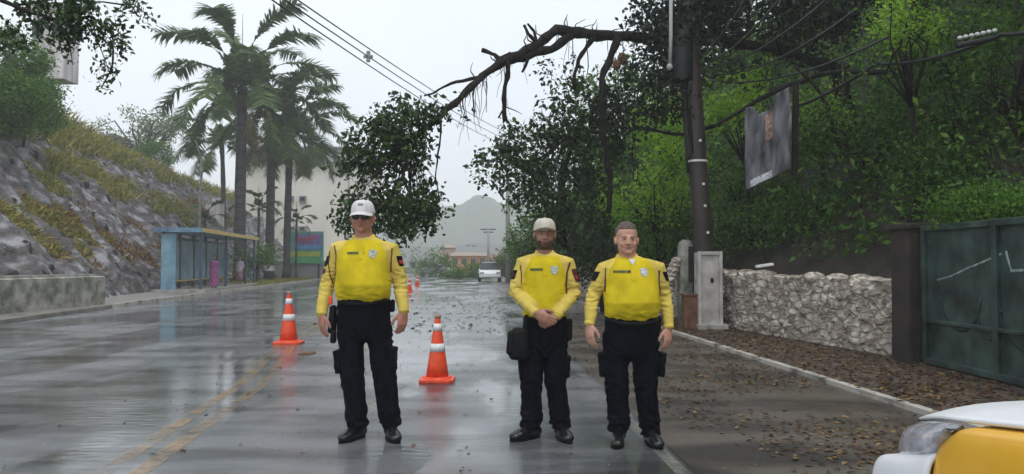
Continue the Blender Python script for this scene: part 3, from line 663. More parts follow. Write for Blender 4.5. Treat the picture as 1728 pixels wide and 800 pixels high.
# upper left building on the hill
Yb = 46; s = Yb/F
g = empty('hilltop_house', ((77-864)*s, Yb, 12.7), 'stained pinkish concrete house corner above the slope at upper left', 'house')
M['pinkc'] = mat('streaky pinkish concrete', (.6, .56, .56), .85, var=.3, vscale=1.2, bump=.2, stretch=(2, 2, .3))
mb = MB(); mb.box((-.1, .8, 2.0), (1.9, 1.6, 4.4)); mb.build('wall', M['pinkc'], g); mb = MB(); mb.box((-.1, .8, 4.3), (2.1, 1.9, .2)); mb.build('roof_slab', M['greyband'], g)
mb = MB(); mb.box((-.8, .9, -2.4), (.5, 1.0, 4.2)); mb.build('foundation', M['pinkc'], g)
for x in (-.75, .45): 
    mb = MB(); mb.box((x, -.04, 2.8), (.6, .1, 1.1)); f = mb.build('window', M['w_frame'], g); mb = MB(); mb.box((x, -.1, 2.8), (.48, .05, .94)); mb.build('pane', M['pane'], f)
Yb = 78; s = Yb/F
g = empty('ridge_house', ((152-864)*s, Yb, 8), 'small grey house half hidden behind the ridge grass', 'house')
mb = MB(); mb.box((0, 2, 3.5), (4, 4, 5.8)); mb.build('wall', M['greyband'], g); mb = MB(); mb.box((0, 2, 6.45), (4.4, 4.4, .2)); mb.build('roof', M['greyband'], g)
g = empty('retaining_wall', ((352-864)*64/F, 64, 0), 'tall grey concrete wall closing the slope behind the shelter', 'wall')
mb = MB(); mb.box((-.3, 0, 3.2), (3.0, .4, 6.4)); mb.build('panel', M['pinkc'], g); mb = MB(); mb.box((-.3, 0, 6.45), (3.1, .5, .12)); mb.build('coping', M['greyband'], g)

# far houses
def house(px0, px1, py0, py1, Y, col, label, roof=(.3, .12, .08), wins=3):
    s = Y/F; x0 = (px0-864)*s; x1 = (px1-864)*s; H = CH+(445-py0)*s; W = x1-x0
    g = empty('house', ((x0+x1)/2, Y, 0), label, 'house', 'far houses at the end of the street')
    mb = MB(); mb.box((0, 3, H/2-.3), (W, 6, H-.6)); mb.build('wall', mat('render', col, .85, var=.15, vscale=1, bump=0), g)
    mb = MB(); q = .35; mb.add([(-W/2-q, -q, H-.6), (W/2+q, -q, H-.6), (W/2+q, 6+q, H-.6), (-W/2-q, 6+q, H-.6), (-W/2+.4, 3, H), (W/2-.4, 3, H)], [(0, 1, 5, 4), (2, 3, 4, 5), (1, 2, 5), (3, 0, 4), (0, 3, 2, 1)])
    mb.build('roof', mat('roof tiles', roof, .8, bump=0), g)
    win_grid(g, [W*(-.5+(i+.5)/wins) for i in range(wins)], [H*.55], .8, .9, -.02, M['pane'])
    return g
house(760, 822, 425, 455, 112, (.62, .27, .11), 'orange rendered house at the far end of the street', (.3, .24, .18), 4)
house(818, 862, 430, 455, 118, (.55, .45, .36), 'pale cream house to the right of the far orange one', (.35, .13, .1), 3)
house(742, 764, 412, 455, 128, (.5, .33, .27), 'tall narrow pinkish house behind the far orange one', (.3, .25, .2), 1)
house(690, 735, 435, 455, 120, (.4, .4, .38), 'grey house at the far left end of the street', (.2, .2, .2), 3)
for i, (px, py, Y, r, lab) in enumerate(((735, 452, 84, 1.6, 'low rounded bush behind the far white car at left'), (790, 464, 74, 1.25, 'wide green bush across the end of the street'), (765, 468, 72, .8, 'small olive bush at the left end of the far hedge'), (815, 464, 76, .9, 'low bush just behind the far white car at right'), (715, 440, 100, 2.6, 'hazy tree beside the far grey house'), (862, 440, 60, 1.0, 'pale shrub leaning round the far pole'))):
    shrub('far_bush', pt(px, py, Y), (r*1.3, r, r), lab, 'bush', M['leaf_mid'] if i != 5 else M['leaf_pale'], 70, 25, .26, .3, 50+i, 'bushes at the end of the street')
# far utility poles
def upole(px, ptop, Y, r, arms, label, base=0):
    s = Y/F; g = empty('utility_pole', ((px-864)*s, Y, base), label, 'utility pole'); H = CH+(445-ptop)*s
    mb = MB(); mb.tube([(0, 0, 0), (0, 0, H)], [r*1.2, r*.8], 10); mb.build('shaft', M['greyband'], g, True)
    for z, l in arms: mb = MB(); mb.box((0, 0, H-z), (l, .12, .12)); mb.build('crossarm', M['bark'], g)
    return g
upole(824, 385, 95, .16, [(.15, 1.9), (.5, 1.2)], 'grey far pole with a crossarm behind the orange house roof')
upole(795, 414, 125, .15, [(.1, 1.6)], 'smallest and farthest utility pole in the street')
upole(857, 240, 55, .15, [(.4, 2.0), (3.4, 1.0)], 'tall thin pole beside the road left of the hanging foliage')

# power lines
def wire(pts, r, name, label, nmid=14, sag=.4):
    mb = MB(); 
    for a, b, sg in pts:
        a = Vector(a); b = Vector(b); q = [a.lerp(b, i/nmid)-Vector((0, 0, sg*4*(i/nmid)*(1-i/nmid))) for i in range(nmid+1)]; mb.tube(q, [r]*(nmid+1), 6)
    return tag(mb.build(name, M['cable'], smooth=True), label, 'power line')
P1 = pt(857, 246, 55)
for i, (dx, dy, lab) in enumerate(((0, 0, 'lowest'), (10, -4, 'middle'), (20, -8, 'topmost'))):
    a = pt(392+dx*1.6, -46+dy, 10.5+.25*i); b = P1+Vector((.5*i, 0, .25*i))
    WS = [a, b] if i == 1 else (WS if i else None)
    wire([(a, b, .3)], .013, 'overhead_wire', lab+' of the three overhead wires crossing the sky at upper left')
tw_ = min(np.linspace(0, 1, 400), key=lambda t: abs((WS[0].lerp(WS[1], t).x/WS[0].lerp(WS[1], t).y*F+864)-620)); sp_ = WS[0].lerp(WS[1], tw_)-Vector((0, 0, 1.2*tw_*(1-tw_)))
g = empty('wire_spacer', sp_, 'small grey spacer clamping the overhead wires in mid air', 'spacer')
mb = MB(); mb.tube([(0, 0, -.12), (0, 0, .12)], [.045, .045], 8); mb.tube([(-.1, 0, 0), (.1, 0, 0)], [.04, .04], 8); mb.build('clamp', M['greyband'], g)
# wires leaving the near pole to the upper right
A0 = pt(1180, 112, 15.9)
for i, (x, y, Y, sg) in enumerate(((1275, -30, 9, .12), (1330, -20, 9, .2), (1400, -5, 9.5, .2), (1440, 20, 9.5, .25), (1500, 62, 10, .25))):
    wire([(A0+Vector((.05*i, 0, -.12*i+.2)), pt(x, y, Y), sg)], .016, 'overhead_wire', ['steepest', 'second steepest', 'middle', 'second flattest', 'flattest'][i]+' of the five wires fanning from the near pole to the upper right')
wire([(pt(1345, 180, 15), pt(1478, 108, 13), .06), (pt(1478, 108, 13), pt(1690, 58, 11), .12), (pt(1690, 58, 11), pt(1800, 35, 9), .05)], .03, 'service_cable', 'thick sagging cable running past the right hand trees')
g = empty('cable_junction', pt(1648, 66, 11.2), 'dark cable junction case with pale clips on the thick cable at upper right', 'junction box')
mb = MB(); mb.box((0, 0, -.04), (.62, .1, .07), rot=Matrix.Rotation(-.2, 3, 'Y')); mb.build('case', M['cable'], g, bevel=.02)
mb = MB(); 
for k in range(7): mb.ell((-.26+.085*k, -.03, .01+.018*k), (.04, .03, .03), 8, 6)
mb.build('clips', M['refl'], g, True)
mb = MB(); mb.tube([pt(1132, -40, 14.8), pt(1132, 60, 14.8), pt(1131, 108, 14.8)], [.035, .035, .035], 8); mb.ell(pt(1130, 113, 14.8), (.06, .06, .07), 8, 6); tag(mb.build('dangling_conduit', M['greyband'], smooth=True), 'grey vertical conduit dangling in front of the dark foliage left of the pole', 'conduit')

# ================================================================== BROKEN TREE OVER THE ROAD
rng = np.random.default_rng(11)
g = empty('broken_tree', pt(1150, 440, 17.5)*1.0, 'broken dark tree limb arching over the road, caught on the wires, with hanging foliage', 'tree')
g.location = (5.2, 17.5, 1.5)
mb = MB()
def limb(pts, r0, r1, n=10, mbx=None):
    P = [pt(*p) for p in pts]; k = len(P); Q = []
    for i in range(k-1):
        for j in range(4): Q.append(P[i].lerp(P[i+1], j/4))
    Q.append(P[-1]); m_ = len(Q); Q = [q+Vector((noise.noise(q*3)*.05, 0, noise.noise(q*3+Vector((5, 5, 5)))*.05)) for q in Q]
    (mbx or mb).tube(Q, [lerp(r0, r1, i/(m_-1))*(1+.45*noise.noise(q*5))*(1+.12*noise.noise(q*17)) for i, q in enumerate(Q)], n); return Q
limb([(1420, 120, 17), (1300, 80, 16.8), (1180, 66, 16.5), (1060, 62, 16), (990, 58, 15.7), (938, 50, 15.5), (900, 78, 15.3), (850, 105, 15), (812, 128, 14.8), (775, 165, 14.5), (745, 195, 14.3), (700, 232, 14.2), (655, 262, 14.2), (630, 300, 14.2)], .135, .04, 12)
limb([(965, 58, 15.6), (930, 82, 15.4), (880, 98, 15.2), (845, 106, 15)], .09, .08)
limb([(812, 128, 14.8), (770, 140, 14.6), (740, 150, 14.4), (715, 162, 14.3)], .035, .015)
limb([(858, 105, 15), (856, 130, 15), (849, 165, 15), (852, 205, 15)], .06, .045); limb([(853, 175, 15), (842, 200, 14.9)], .025, .012); limb([(853, 180, 15), (880, 192, 15)], .015, .006)
limb([(845, 102, 15), (835, 90, 15), (812, 86, 15)], .05, .04); limb([(843, 98, 15), (862, 87, 15)], .035, .025)
limb([(905, 68, 15.3), (890, 56, 15.2), (884, 42, 15.2)], .05, .03); limb([(905, 64, 15.3), (903, 52, 15.3), (889, 39, 15.2)], .03, .02)
limb([(1002, 62, 15.7), (975, 100, 15.6), (968, 150, 15.6)], .06, .035)
limb([(1045, 66, 15.8), (1020, 120, 15.7), (1015, 170, 15.6), (1018, 230, 15.7), (1030, 300, 15.9), (1028, 360, 16)], .08, .05)
limb([(889, 100, 15.2), (880, 122, 15.2)], .04, .02); limb([(798, 150, 14.7), (800, 196, 14.7)], .012, .008); limb([(820, 132, 14.8), (822, 190, 14.8)], .008, .006); limb([(990, 60, 15.6), (992, 130, 15.6)], .012, .008)
limb([(745, 195, 14.3), (742, 245, 14.2), (735, 300, 14.2), (741, 345, 14.2)], .02, .01); limb([(700, 232, 14.2), (690, 290, 14.2), (700, 370, 14.2)], .03, .012); limb([(655, 262, 14.2), (610, 300, 14.2), (590, 350, 14.2)], .03, .01)
limb([(1000, 215, 19), (1040, 214, 18), (1090, 218, 17.5), (1150, 228, 16.6), (1210, 212, 16.2), (1260, 180, 16), (1310, 150, 15.6), (1400, 120, 15.2), (1530, 122, 14.5)], .03, .055)
limb([(1560, 400, 19.5), (1480, 300, 18.5), (1430, 200, 17.6), (1415, 110, 17)], .25, .2)
limb([(1410, 235, 15), (1402, 190, 15), (1380, 150, 15), (1340, 110, 15)], .05, .03)
limb([(948, 420, 19), (946, 340, 19), (950, 280, 19), (985, 200, 18)], .14, .05)
rs_ = random.Random(4)
for k in range(46):
    px0 = rs_.choice([rs_.uniform(770, 1060), rs_.uniform(770, 860)]); py0 = interp(px0, [700, 745, 775, 812, 850, 900, 938, 990, 1060], [232, 195, 165, 128, 105, 78, 52, 60, 64]); L_ = rs_.choice([12, 20, 30, 55, 85]); Y0 = 15+(px0-850)*.003
    limb([(px0, py0, Y0), (px0+rs_.uniform(-4, 4), py0+L_*.5, Y0), (px0+rs_.uniform(-9, 9), py0+L_, Y0)], .009, .003, 5)
for k in range(16):
    px0 = rs_.uniform(690, 1040); py0 = interp(px0, [700, 745, 775, 812, 850, 900, 938, 990, 1060], [232, 195, 165, 128, 105, 78, 52, 60, 64]); Y0 = 15+(px0-850)*.003; a = rs_.uniform(-2.9, -.3)
    limb([(px0, py0, Y0), (px0+20*math.cos(a), py0+16*math.sin(a), Y0), (px0+34*math.cos(a+.4), py0+30*math.sin(a+.3), Y0)], .018, .004, 6)
mb.build('limbs', M['bark'], g, True, world=True)
def ell_px(lst): return [(*pt(px, py, Y), rx, ry, rz) for px, py, Y, rx, ry, rz in lst]
def foliage(lst, nc, per, spread, size, m, seed, nm='foliage', root=None, k=40, cut=1.2, droop=.5, wid=.55, parent=None, twr=.012):
    rng = np.random.default_rng(seed); P, C = clumps(rng, ell_px(lst), nc, per, spread, .35, cut)
    o_ = link(nm, leaf_mesh(nm, P, size, rng, wid, droop), m, parent or g, world=True)
    if root is not None:
        b = MB(); twigs(b, root, C, rng, k, twr, sag=.05); b.build('twigs', M['bark'], parent or g, True, world=True)
    return o_
foliage([(750, 165, 14.4, .32, .3, .2), (665, 205, 14.2, .5, .4, .3), (700, 180, 14.2, .62, .4, .36), (728, 170, 14.2, .4, .3, .22), (640, 250, 14.2, .6, .5, .5), (690, 245, 14.2, .5, .4, .4), (620, 330, 14.2, .55, .5, .6), (690, 345, 14.2, .55, .5, .66), (665, 380, 14.2, .4, .4, .3), (600, 290, 14.2, .35, .4, .5), (597, 370, 14.2, .32, .4, .34), (722, 340, 14.2, .22, .3, .5)], 760, 10, .1, .125, M['leaf_dark'], 12, root=pt(690, 250, 14.2), k=70)
foliage([(960, 180, 17, .55, .6, .7), (900, 250, 17.5, .85, .8, .7), (840, 280, 17.5, .55, .6, .5), (930, 320, 18, 1.1, .9, .9), (1000, 260, 17.5, .9, .8, .9), (980, 390, 18.5, .9, .8, .8), (1030, 170, 17, .5, .5, .5), (865, 300, 17.5, .5, .5, .4)], 800, 12, .13, .14, M['leaf_dark'], 13, root=pt(960, 230, 17.5), k=60)
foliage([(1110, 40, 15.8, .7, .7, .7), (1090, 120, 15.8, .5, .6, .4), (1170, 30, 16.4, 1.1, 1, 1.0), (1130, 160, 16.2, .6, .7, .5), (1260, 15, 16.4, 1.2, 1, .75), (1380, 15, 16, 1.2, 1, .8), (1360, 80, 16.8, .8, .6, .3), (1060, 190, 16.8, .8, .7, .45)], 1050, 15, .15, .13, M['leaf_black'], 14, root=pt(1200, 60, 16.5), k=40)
foliage([(915, 120, 15.8, .3, .3, .3), (775, 185, 14.4, .16, .2, .3), (1045, 120, 15.9, .12, .2, .2), (958, 120, 15.7, .2, .2, .35)], 26, 7, .1, .11, M['leaf_dark'], 15, cut=0)
mb = MB(); mb.ell(pt(1050, 99, 15.7), (.1, .1, .13)); mb.build('fruit', M['rust'], g, True, world=True)
mb = MB(); mb.ell(pt(1041, 110, 15.6), (.085, .085, .11)); mb.build('fruit', M['rust'], g, True, world=True)

# ================================================================== HILLSIDE VEGETATION, RIGHT
rng = np.random.default_rng(21)
N_ = 140000; v = rng.uniform(0, 1, N_); Yr = 6+v**1.6*64; U = rng.uniform(0, 1, N_)**1.2*17
X_ = np.array([wx(y) for y in Yr])+.5+U
Z_ = np.array([hz(a, b) for a, b in zip(X_, Yr)])+rng.gamma(1.5, .38, N_)
cl_ = np.array([noise.noise(Vector((a*.7, b*.7, c*.7))) for a, b, c in zip(X_, Yr, Z_)])
bare = (Yr < 17) & (Yr > 10.3) & (Z_ < 1.75+rng.normal(0, .3, N_))
keep = (cl_ > -.45) & ~bare
P = np.stack([X_, Yr, Z_], 1)[keep]
tag(link('hillside_undergrowth', leaf_mesh('u', P, (.075+.0055*P[:, 1:2]), rng, .45, .3), M['leaf_hill']), 'dense dark green undergrowth covering the right hand bank', 'undergrowth', kind='stuff')
def hs(name, px, py, Y, r, label, m, seed, n=90, per=26, size=.13, spread=.16, cat='shrub', wid=.5, cut=.9, trunk=None, grp='shrubs on the right hand bank', ells=None, droop=.35):
    c = pt(px, py, Y); tz = hz(c.x, Y); b = Vector((c.x+.3, Y+.3, tz-.1)) if trunk is None else Vector(trunk)
    return shrub(name, c, r, label, cat, m, n, per, size, spread, seed, grp, b, wid, cut, ells, droop)
hs('shrub', 1250, 165, 16.9, (.75, .5, .72), 'bright yellow green shrub just right of the pole above the hanging banner', M['leaf_bright'], 61, 90, 24)
hs('shrub', 1130, 195, 20, (.95, .8, .7), 'pale green shrub showing just left of the pole under the dark limb', M['leaf_bright'], 62, 80, 24)
hs('shrub', 1378, 200, 16.2, (.5, .4, .62), 'bright green sprig clump to the right of the hanging banner', M['leaf_bright'], 63, 55, 22, .11)
hs('shrub', 1530, 35, 12.6, (.6, .6, .45), 'bright yellow green shrub at the top of the frame above the thick cable', M['leaf_bright'], 64, 100, 24, .085, .12)
hs('shrub', 1100, 300, 19.5, (1.3, .8, 1.2), 'bright mid green shrub behind the bareheaded man and left of the pole', M['leaf_bright'], 65, 150, 30, .13)
hs('shrub', 1105, 400, 20, (1.1, .8, .8), 'leafy shrub low on the bank behind the bareheaded man', M['leaf_mid'], 66, 110, 28, .12)
hs('shrub', 1240, 300, 18.5, (.8, .7, .9), 'green shrub between the pole and the hanging banner', M['leaf_mid'], 67, 90, 28, .11)
hs('shrub', 1265, 375, 17, (1.0, .6, .5), 'dull green shrub low behind the stone wall right of the pole', M['leaf_hill'], 68, 90, 26, .1)
hs('shrub', 1400, 350, 15.5, (1.1, .7, .6), 'dark shrub below and right of the hanging banner', M['leaf_hill'], 69, 110, 26, .09)
hs('shrub', 1450, 220, 15, (1.3, .8, .8), 'dark dense shrub under the thick cable', M['leaf_hill'], 70, 140, 28, .1)
hs('shrub', 1600, 190, 13.5, (1.3, .9, .8), 'dark green shrub at far right under the cable junction', M['leaf_hill'], 71, 140, 28, .09)
hs('shrub', 1700, 150, 12, (1.0, .8, .8), 'dark green shrub at the right edge of the picture', M['leaf_hill'], 72, 110, 28, .08)
hs('shrub', 1560, 290, 12.5, (.9, .6, .5), 'shadowy shrub above the dark gate pillar', M['leaf_hill'], 73, 90, 28, .08)
hs('overhanging_creeper', 1655, 350, 9.7, (.75, .45, .22), 'yellow green creeper spilling over the top of the green gate', M['leaf_mid'], 74, 230, 30, .06, .09, cat='creeper', ells=[(*pt(1590, 378, 9.9), .3, .2, .1), (*pt(1660, 372, 9.3), .3, .2, .09), (*pt(1600, 352, 9.9), .35, .3, .2), (*pt(1680, 345, 9.4), .5, .3, .2), (*pt(1565, 378, 10.3), .22, .25, .22), (*pt(1730, 350, 8.9), .45, .3, .15)])
hs('shrub', 1600, 70, 14, (1.2, .8, .7), 'mid green shrub above the thick cable at right', M['leaf_mid'], 75, 110, 26, .11)
hs('shrub', 890, 405, 42, (1.0, .8, 1.6), 'light green shrub at the roadside behind the man with clasped hands', M['leaf_mid'], 76, 90, 28, .2, .2)
hs('shrub', 960, 300, 27, (2.0, 1.4, 2.2), 'tall green shrub mass behind the hanging foliage in the middle', M['leaf_mid'], 77, 190, 30, .16, .22)
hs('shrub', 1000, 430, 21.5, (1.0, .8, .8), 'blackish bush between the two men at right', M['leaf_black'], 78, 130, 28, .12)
hs('shrub', 930, 420, 26, (1.0, .8, 1.0), 'dark bush directly behind the man with clasped hands', M['leaf_dark'], 79, 120, 28, .14)
# big shading trees on the bank
def bigtree(px, base, crown, label, seed, m, n=420, size=.15, tr=.28):
    b = Vector(base); rng = np.random.default_rng(seed); g = empty('bank_tree', b, label, 'tree', 'large trees on the right hand bank')
    P, C = clumps(rng, crown, n, 24, .22, .3, .6); link('crown', leaf_mesh('crown', P, size, rng, .5), m, g, world=True)
    c = Vector(crown[0][:3]); mb = MB(); mb.tube([b, b.lerp(c, .35)+Vector((-.2, 0, 0)), b.lerp(c, .7), c], [tr, tr*.8, tr*.6, tr*.35], 12); twigs(mb, b.lerp(c, .7), C, rng, 30, tr*.25)
    mb.build('trunk', M['bark'], g, True, world=True)
bigtree(0, (9.5, 16.5, 4.5), [(8.5, 16.5, 8.4, 2.4, 1.6, 1.0), (6.4, 16, 7.9, 1.4, 1.4, .8), (10.5, 15.5, 8.6, 1.8, 1.8, 1.2)], 'large dark tree whose crown fills the top right above the wires', 81, M['leaf_hill'], 520)
bigtree(0, (8.3, 12.2, 3), [(8.2, 11.5, 6.3, 2.2, 1.8, .9), (6.6, 10.5, 6.0, 1.4, 1.4, .7), (10, 11, 6.8, 2, 2, 1)], 'reddish trunked tree leaning out at the top right corner', 82, M['leaf_hill'], 420, .12, .2)
bigtree(0, (7.5, 23, 4), [(6.8, 23, 8.0, 2.4, 2, 1.6), (4.8, 24, 7.2, 1.6, 1.6, 1.2)], 'dark tree on the bank behind the utility pole', 83, M['leaf_hill'], 380, .16)
bigtree(0, (6, 34, 4), [(5.0, 34, 8, 2.6, 2.4, 2.4), (3.2, 35, 6, 1.6, 2, 1.8)], 'tree on the bank deep behind the hanging foliage', 84, M['leaf_mid'], 300, .22)
# hanging vines
for i, (px, y0, y1, Y, lab) in enumerate(((1455, 20, 175, 13, 'thin vine hanging straight down past the thick cable'), (1418, 60, 200, 14, 'leafy vine hanging left of the thin straight vine'))):
    a = pt(px, y0, Y); b = pt(px+3, y1, Y); gv = empty('hanging_vine', b, lab, 'vine', 'vines hanging from the right hand trees'); mb = MB(); mb.tube([a, a.lerp(b, .5)+Vector((.03, 0, 0)), b], [.02, .016, .01], 6); mb.build('stem', M['bark_grey'], gv, world=True)
    rg = np.random.default_rng(90+i); P = np.array([tuple(a.lerp(b, t_)) for t_ in rg.uniform(0, 1, 90)])+rg.normal(size=(90, 3))*.07; link('leaves', leaf_mesh('l', P, .09, rg), M['leaf_mid'], gv, world=True)
mb = MB(); q = pt(1290, 448, 13.6); 
mb.box(q, (.3, .12, .05), rot=Matrix.Rotation(-.15, 3, 'Y')); tag(mb.build('plastic_scrap', M['refl'], bevel=.01), 'white plastic scrap lying on the dark bank above the stone wall', 'litter')

# ================================================================== LEFT SLOPE VEGETATION
def grass_mesh(P, h, rng, lean=.35, w=.03):
    n = len(P); d = unit(rng.normal(size=(n, 3))*lean+np.array([0, 0, 1])); H = h*rng.uniform(.5, 1.3, (n, 1))
    s_ = unit(np.cross(d, rng.normal(size=(n, 3))))*w*rng.uniform(.6, 1.4, (n, 1)); bend = rng.normal(size=(n, 3))*H*.25; bend[:, 2] = -np.abs(bend[:, 2])
    V = np.stack([P-s_, P+s_, P+d*H*.55+s_*.8, P+d*H*.55-s_*.8, P+d*H+bend], 1).reshape(-1, 3); k = (np.arange(n)*5)[:, None]
    T = np.concatenate([k+[0, 1, 2], k+[0, 2, 3], k+[3, 2, 4]], 0); return tri_mesh('g', V, T)
def slope_pts(rng, n, Y0, Y1, d0, d1, clump=0, thr=0):
    Y = rng.uniform(Y0, Y1, n); d = rng.uniform(d0, d1, n)
    if clump:
        k = np.array([noise.noise(Vector((a*clump, b*clump, 4))) for a, b in zip(Y, d)]) > thr; Y = Y[k]; d = d[k]
    x = np.array([lfoot(y) for y in Y])-d; z = np.array([SA*b if b < 9.4 else lz(b, a)-.1 for a, b in zip(Y, d)])
    return np.stack([x, Y, z], 1)
rng = np.random.default_rng(41)
P = np.concatenate([slope_pts(rng, 16000, 18, 95, 8.7, 16), slope_pts(rng, 9000, 18, 90, 8.2, 10.5, .35, -.1)])
tag(link('ridge_grass', grass_mesh(P, 1.0, rng, .5, .05), M['grass']), 'tall yellow green grass crowning the stone faced slope', 'grass', kind='stuff')
for i, (y0, y1, d0, d1, n, lab, m, h) in enumerate(((38, 50, 5.3, 7.6, 1500, 'broad grass tuft halfway up the slope', 'grass', .8), (50, 60, 4.2, 6.4, 1300, 'grass tuft low on the slope above the shelter', 'grass', .8), (60, 72, 4.6, 7.0, 900, 'reddish grass tuft high above the shelter roof', 'grass_dry', .8), (26, 36, 1.6, 4.2, 1500, 'olive creeper patch above the low wall', 'grass', .35), (20, 27, 3.5, 8.5, 2400, 'rusty brown creeper patch at the left edge of the slope', 'grass_dry', .6), (26, 44, 1.2, 4.6, 2600, 'reddish creeper patch in the middle of the slope foot', 'grass_dry', .3), (30, 38, 4.6, 6.4, 800, 'small olive creeper patch in the stone slope', 'grass', .3))):
    P = slope_pts(rng, n*5, y0-1, y1+1, d0-.4, d1+.4, .5, -.12); yc, dc = (y0+y1)/2, (d0+d1)/2
    k = ((P[:, 1]-yc)/(y1-y0)*2)**2+((P[:, 2]/SA-dc)/(d1-d0)*2)**2 < rng.uniform(.4, 1.3, len(P)); P = P[k]
    tag(link('slope_tuft', grass_mesh(P, h*.95, rng, .7, .045), M[m]), lab, 'grass', 'grass and creeper patches on the slope', 'stuff')
P = slope_pts(rng, 14000, 22, 50, 10, 20); P[:, 2] += rng.gamma(1.5, .45, len(P))
tag(link('ridge_bushes', leaf_mesh('rb', P, .26, rng, .45), M['leaf_mid']), 'lush green scrub on the hilltop at the upper left edge', 'undergrowth', kind='stuff')
for i, (px, py, Y, r, lab) in enumerate(((0, 112, 33, 1.7, 'lush green bush at the left edge above the slope'), (20, 170, 32, 1.2, 'green bush hanging over the top of the stone slope at far left'), (262, 268, 66, 1.5, 'dark green bush on the ridge left of the palms'), (40, 178, 37, 1.7, 'green bush below the hilltop house'))):
    c = pt(px, py, Y); shrub('ridge_bush', c, (r*1.1, r, r), lab, 'bush', M['leaf_mid'], 420, 28, .16, .2, 100+i, 'bushes on the left ridge', trunk=(c.x, c.y, c.z-r*1.2))
P = np.stack([rng.uniform(0, 1, 5000)]*3, 1); Yv = rng.uniform(46, 66, 5000); xv = np.array([lerp(lfoot(y)+.4, lx(y)-.5, t_) for y, t_ in zip(Yv, rng.uniform(0, 1, 5000))])
tag(link('verge_grass', grass_mesh(np.stack([xv, Yv, np.full(5000, .1)], 1), .22, rng, .6, .03), M['grass']), 'short pale grass on the verge under the palms', 'grass', kind='stuff')
# branch over the upper left corner
g = empty('overhanging_branch', pt(-60, -40, 9), 'leafy branch dangling into the picture from the upper left corner', 'branch'); mb = MB()
limb([(-80, -40, 9), (20, 10, 9), (90, 35, 9), (150, 30, 9), (190, 60, 9), (188, 110, 9), (172, 150, 9)], .03, .006, 8, mb); limb([(20, 10, 9), (120, -5, 9), (230, 8, 9), (262, 40, 9)], .015, .004, 6, mb); limb([(150, 30, 9), (170, 80, 9), (182, 120, 9)], .01, .004, 6, mb)
limb([(60, 20, 9), (110, 60, 9), (122, 110, 9)], .01, .004, 6, mb)
mb.build('limbs', M['bark'], g, True, world=True)
foliage([(60, 20, 9, .5, .3, .22), (150, 25, 9, .42, .3, .22), (185, 62, 9, .18, .2, .2), (178, 110, 9, .13, .15, .22), (20, 50, 9, .3, .2, .25), (110, 55, 9, .2, .2, .14)], 300, 10, .055, .075, M['leaf_dark'], 16, parent=g, cut=2.2)
foliage([(172, 150, 9, .08, .1, .1), (225, 12, 9, .2, .2, .08), (255, 35, 9, .1, .1, .1), (118, 95, 9, .06, .1, .14)], 34, 7, .04, .06, M['leaf_dark'], 17, parent=g, cut=0)

# ================================================================== LEAF LITTER
rng = np.random.default_rng(51)
def flat_leaves(x, y, z, size, m, name, label, cat='leaves'):
    n = len(x); P = np.stack([x, y, z+rng.uniform(.004, .014, n)], 1); a = rng.uniform(0, 6.28, n); D = np.stack([np.cos(a), np.sin(a), rng.normal(size=n)*.15], 1)
    me = leaf_mesh(name, P, size, rng, .5, 0, 3, D); return tag(link(name, me, m), label, cat, kind='stuff')
n = 9000; y = 4+rng.uniform(0, 1, n)**1.6*22; t_ = rng.uniform(0, 1, n); x = np.array([lerp(kx(a)+.06, wx(a)-.08, b) for a, b in zip(y, t_)])
flat_leaves(x, y, .045, .075, M['litter'], 'pavement_litter', 'thick brown leaf litter covering the pavement in front of the stone wall')
n = 8500; y = 4+rng.uniform(0, 1, n)**1.2*17; t_ = rng.beta(1.5, 1.9, n); x = np.array([kx(a)-2.6*b for a, b in zip(y, t_)])
k = np.array([noise.noise(Vector((a*.8, b*.6, 2))) for a, b in zip(x, y)]) > rng.uniform(-.35, .35, n)
flat_leaves(x[k], y[k], .004, .06, M['litter'], 'road_litter', 'yellow and brown leaves strewn over the right edge of the road')
n = 420; y = rng.uniform(15, 32, n); x = rng.normal(-1.2, 1.5, n)
k = x < np.array([kx(a)-.3 for a in y]); flat_leaves(x[k], y[k], 0, .14, M['leaf_dark'], 'dark_leaf_debris', 'dark leaves and twigs scattered across the middle of the road behind the small cone')
n = 130; y = rng.uniform(5, 14, n); x = rng.uniform(-4, 1, n); flat_leaves(x, y, 0, .06, M['litter'], 'sparse_road_leaves', 'a few leaves on the wet road around the men')
mb = MB(); c = gp(518, 597); mb.rings([(c.x, c.y, .0, .13, .2), (c.x, c.y, .02, .12, .18), (c.x, c.y, .03, .06, .1)], 16); tag(mb.build('bark_scrap', M['rust'], smooth=True), 'flat brown scrap of bark lying right of the left orange cone', 'bark')

# ================================================================== CONES
def cone(loc, label, k=1.0):
    g = empty('traffic_cone', loc, label, 'traffic cone', 'orange traffic cones on the road'); g.scale = (k, k, k)
    mb = MB(); q = .19; c = .04; mb.prism([(-q, -q+c), (-q+c, -q), (q-c, -q), (q, -q+c), (q, q-c), (q-c, q), (-q+c, q), (-q, q-c)], 0, .035); mb.rings([(0, 0, .034, .165, .165), (0, 0, .055, .15, .15)], 24); mb.build('base', M['orange'], g, bevel=.006)
    def r(z): return lerp(.128, .026, (z-.05)/.68)
    def sec(z0, z1, nm, m, e=0): b = MB(); b.rings([(0, 0, z0, r(z0)+e, r(z0)+e), (0, 0, z1, r(z1)+e, r(z1)+e)], 28); b.build(nm, m, g, True)
    b = MB(); b.rings([(0, 0, z, r(z), r(z)) for z in (.05, .2, .4, .6, .70)]+[(0, 0, .725, .024, .024), (0, 0, .735, .016, .016)], 28); b.build('body', M['orange'], g, True)
    sec(.33, .42, 'reflective_band', M['refl'], .003); sec(.56, .64, 'reflective_band', M['refl'], .003)
    sec(.70, .742, 'tip', M['cone_grey'], .004)
cone(gp(738, 643), 'orange cone with two white bands standing alone between the men', 1.04); cone(gp(487, 580), 'orange cone on the double yellow line left of the man in sunglasses', 1.2)
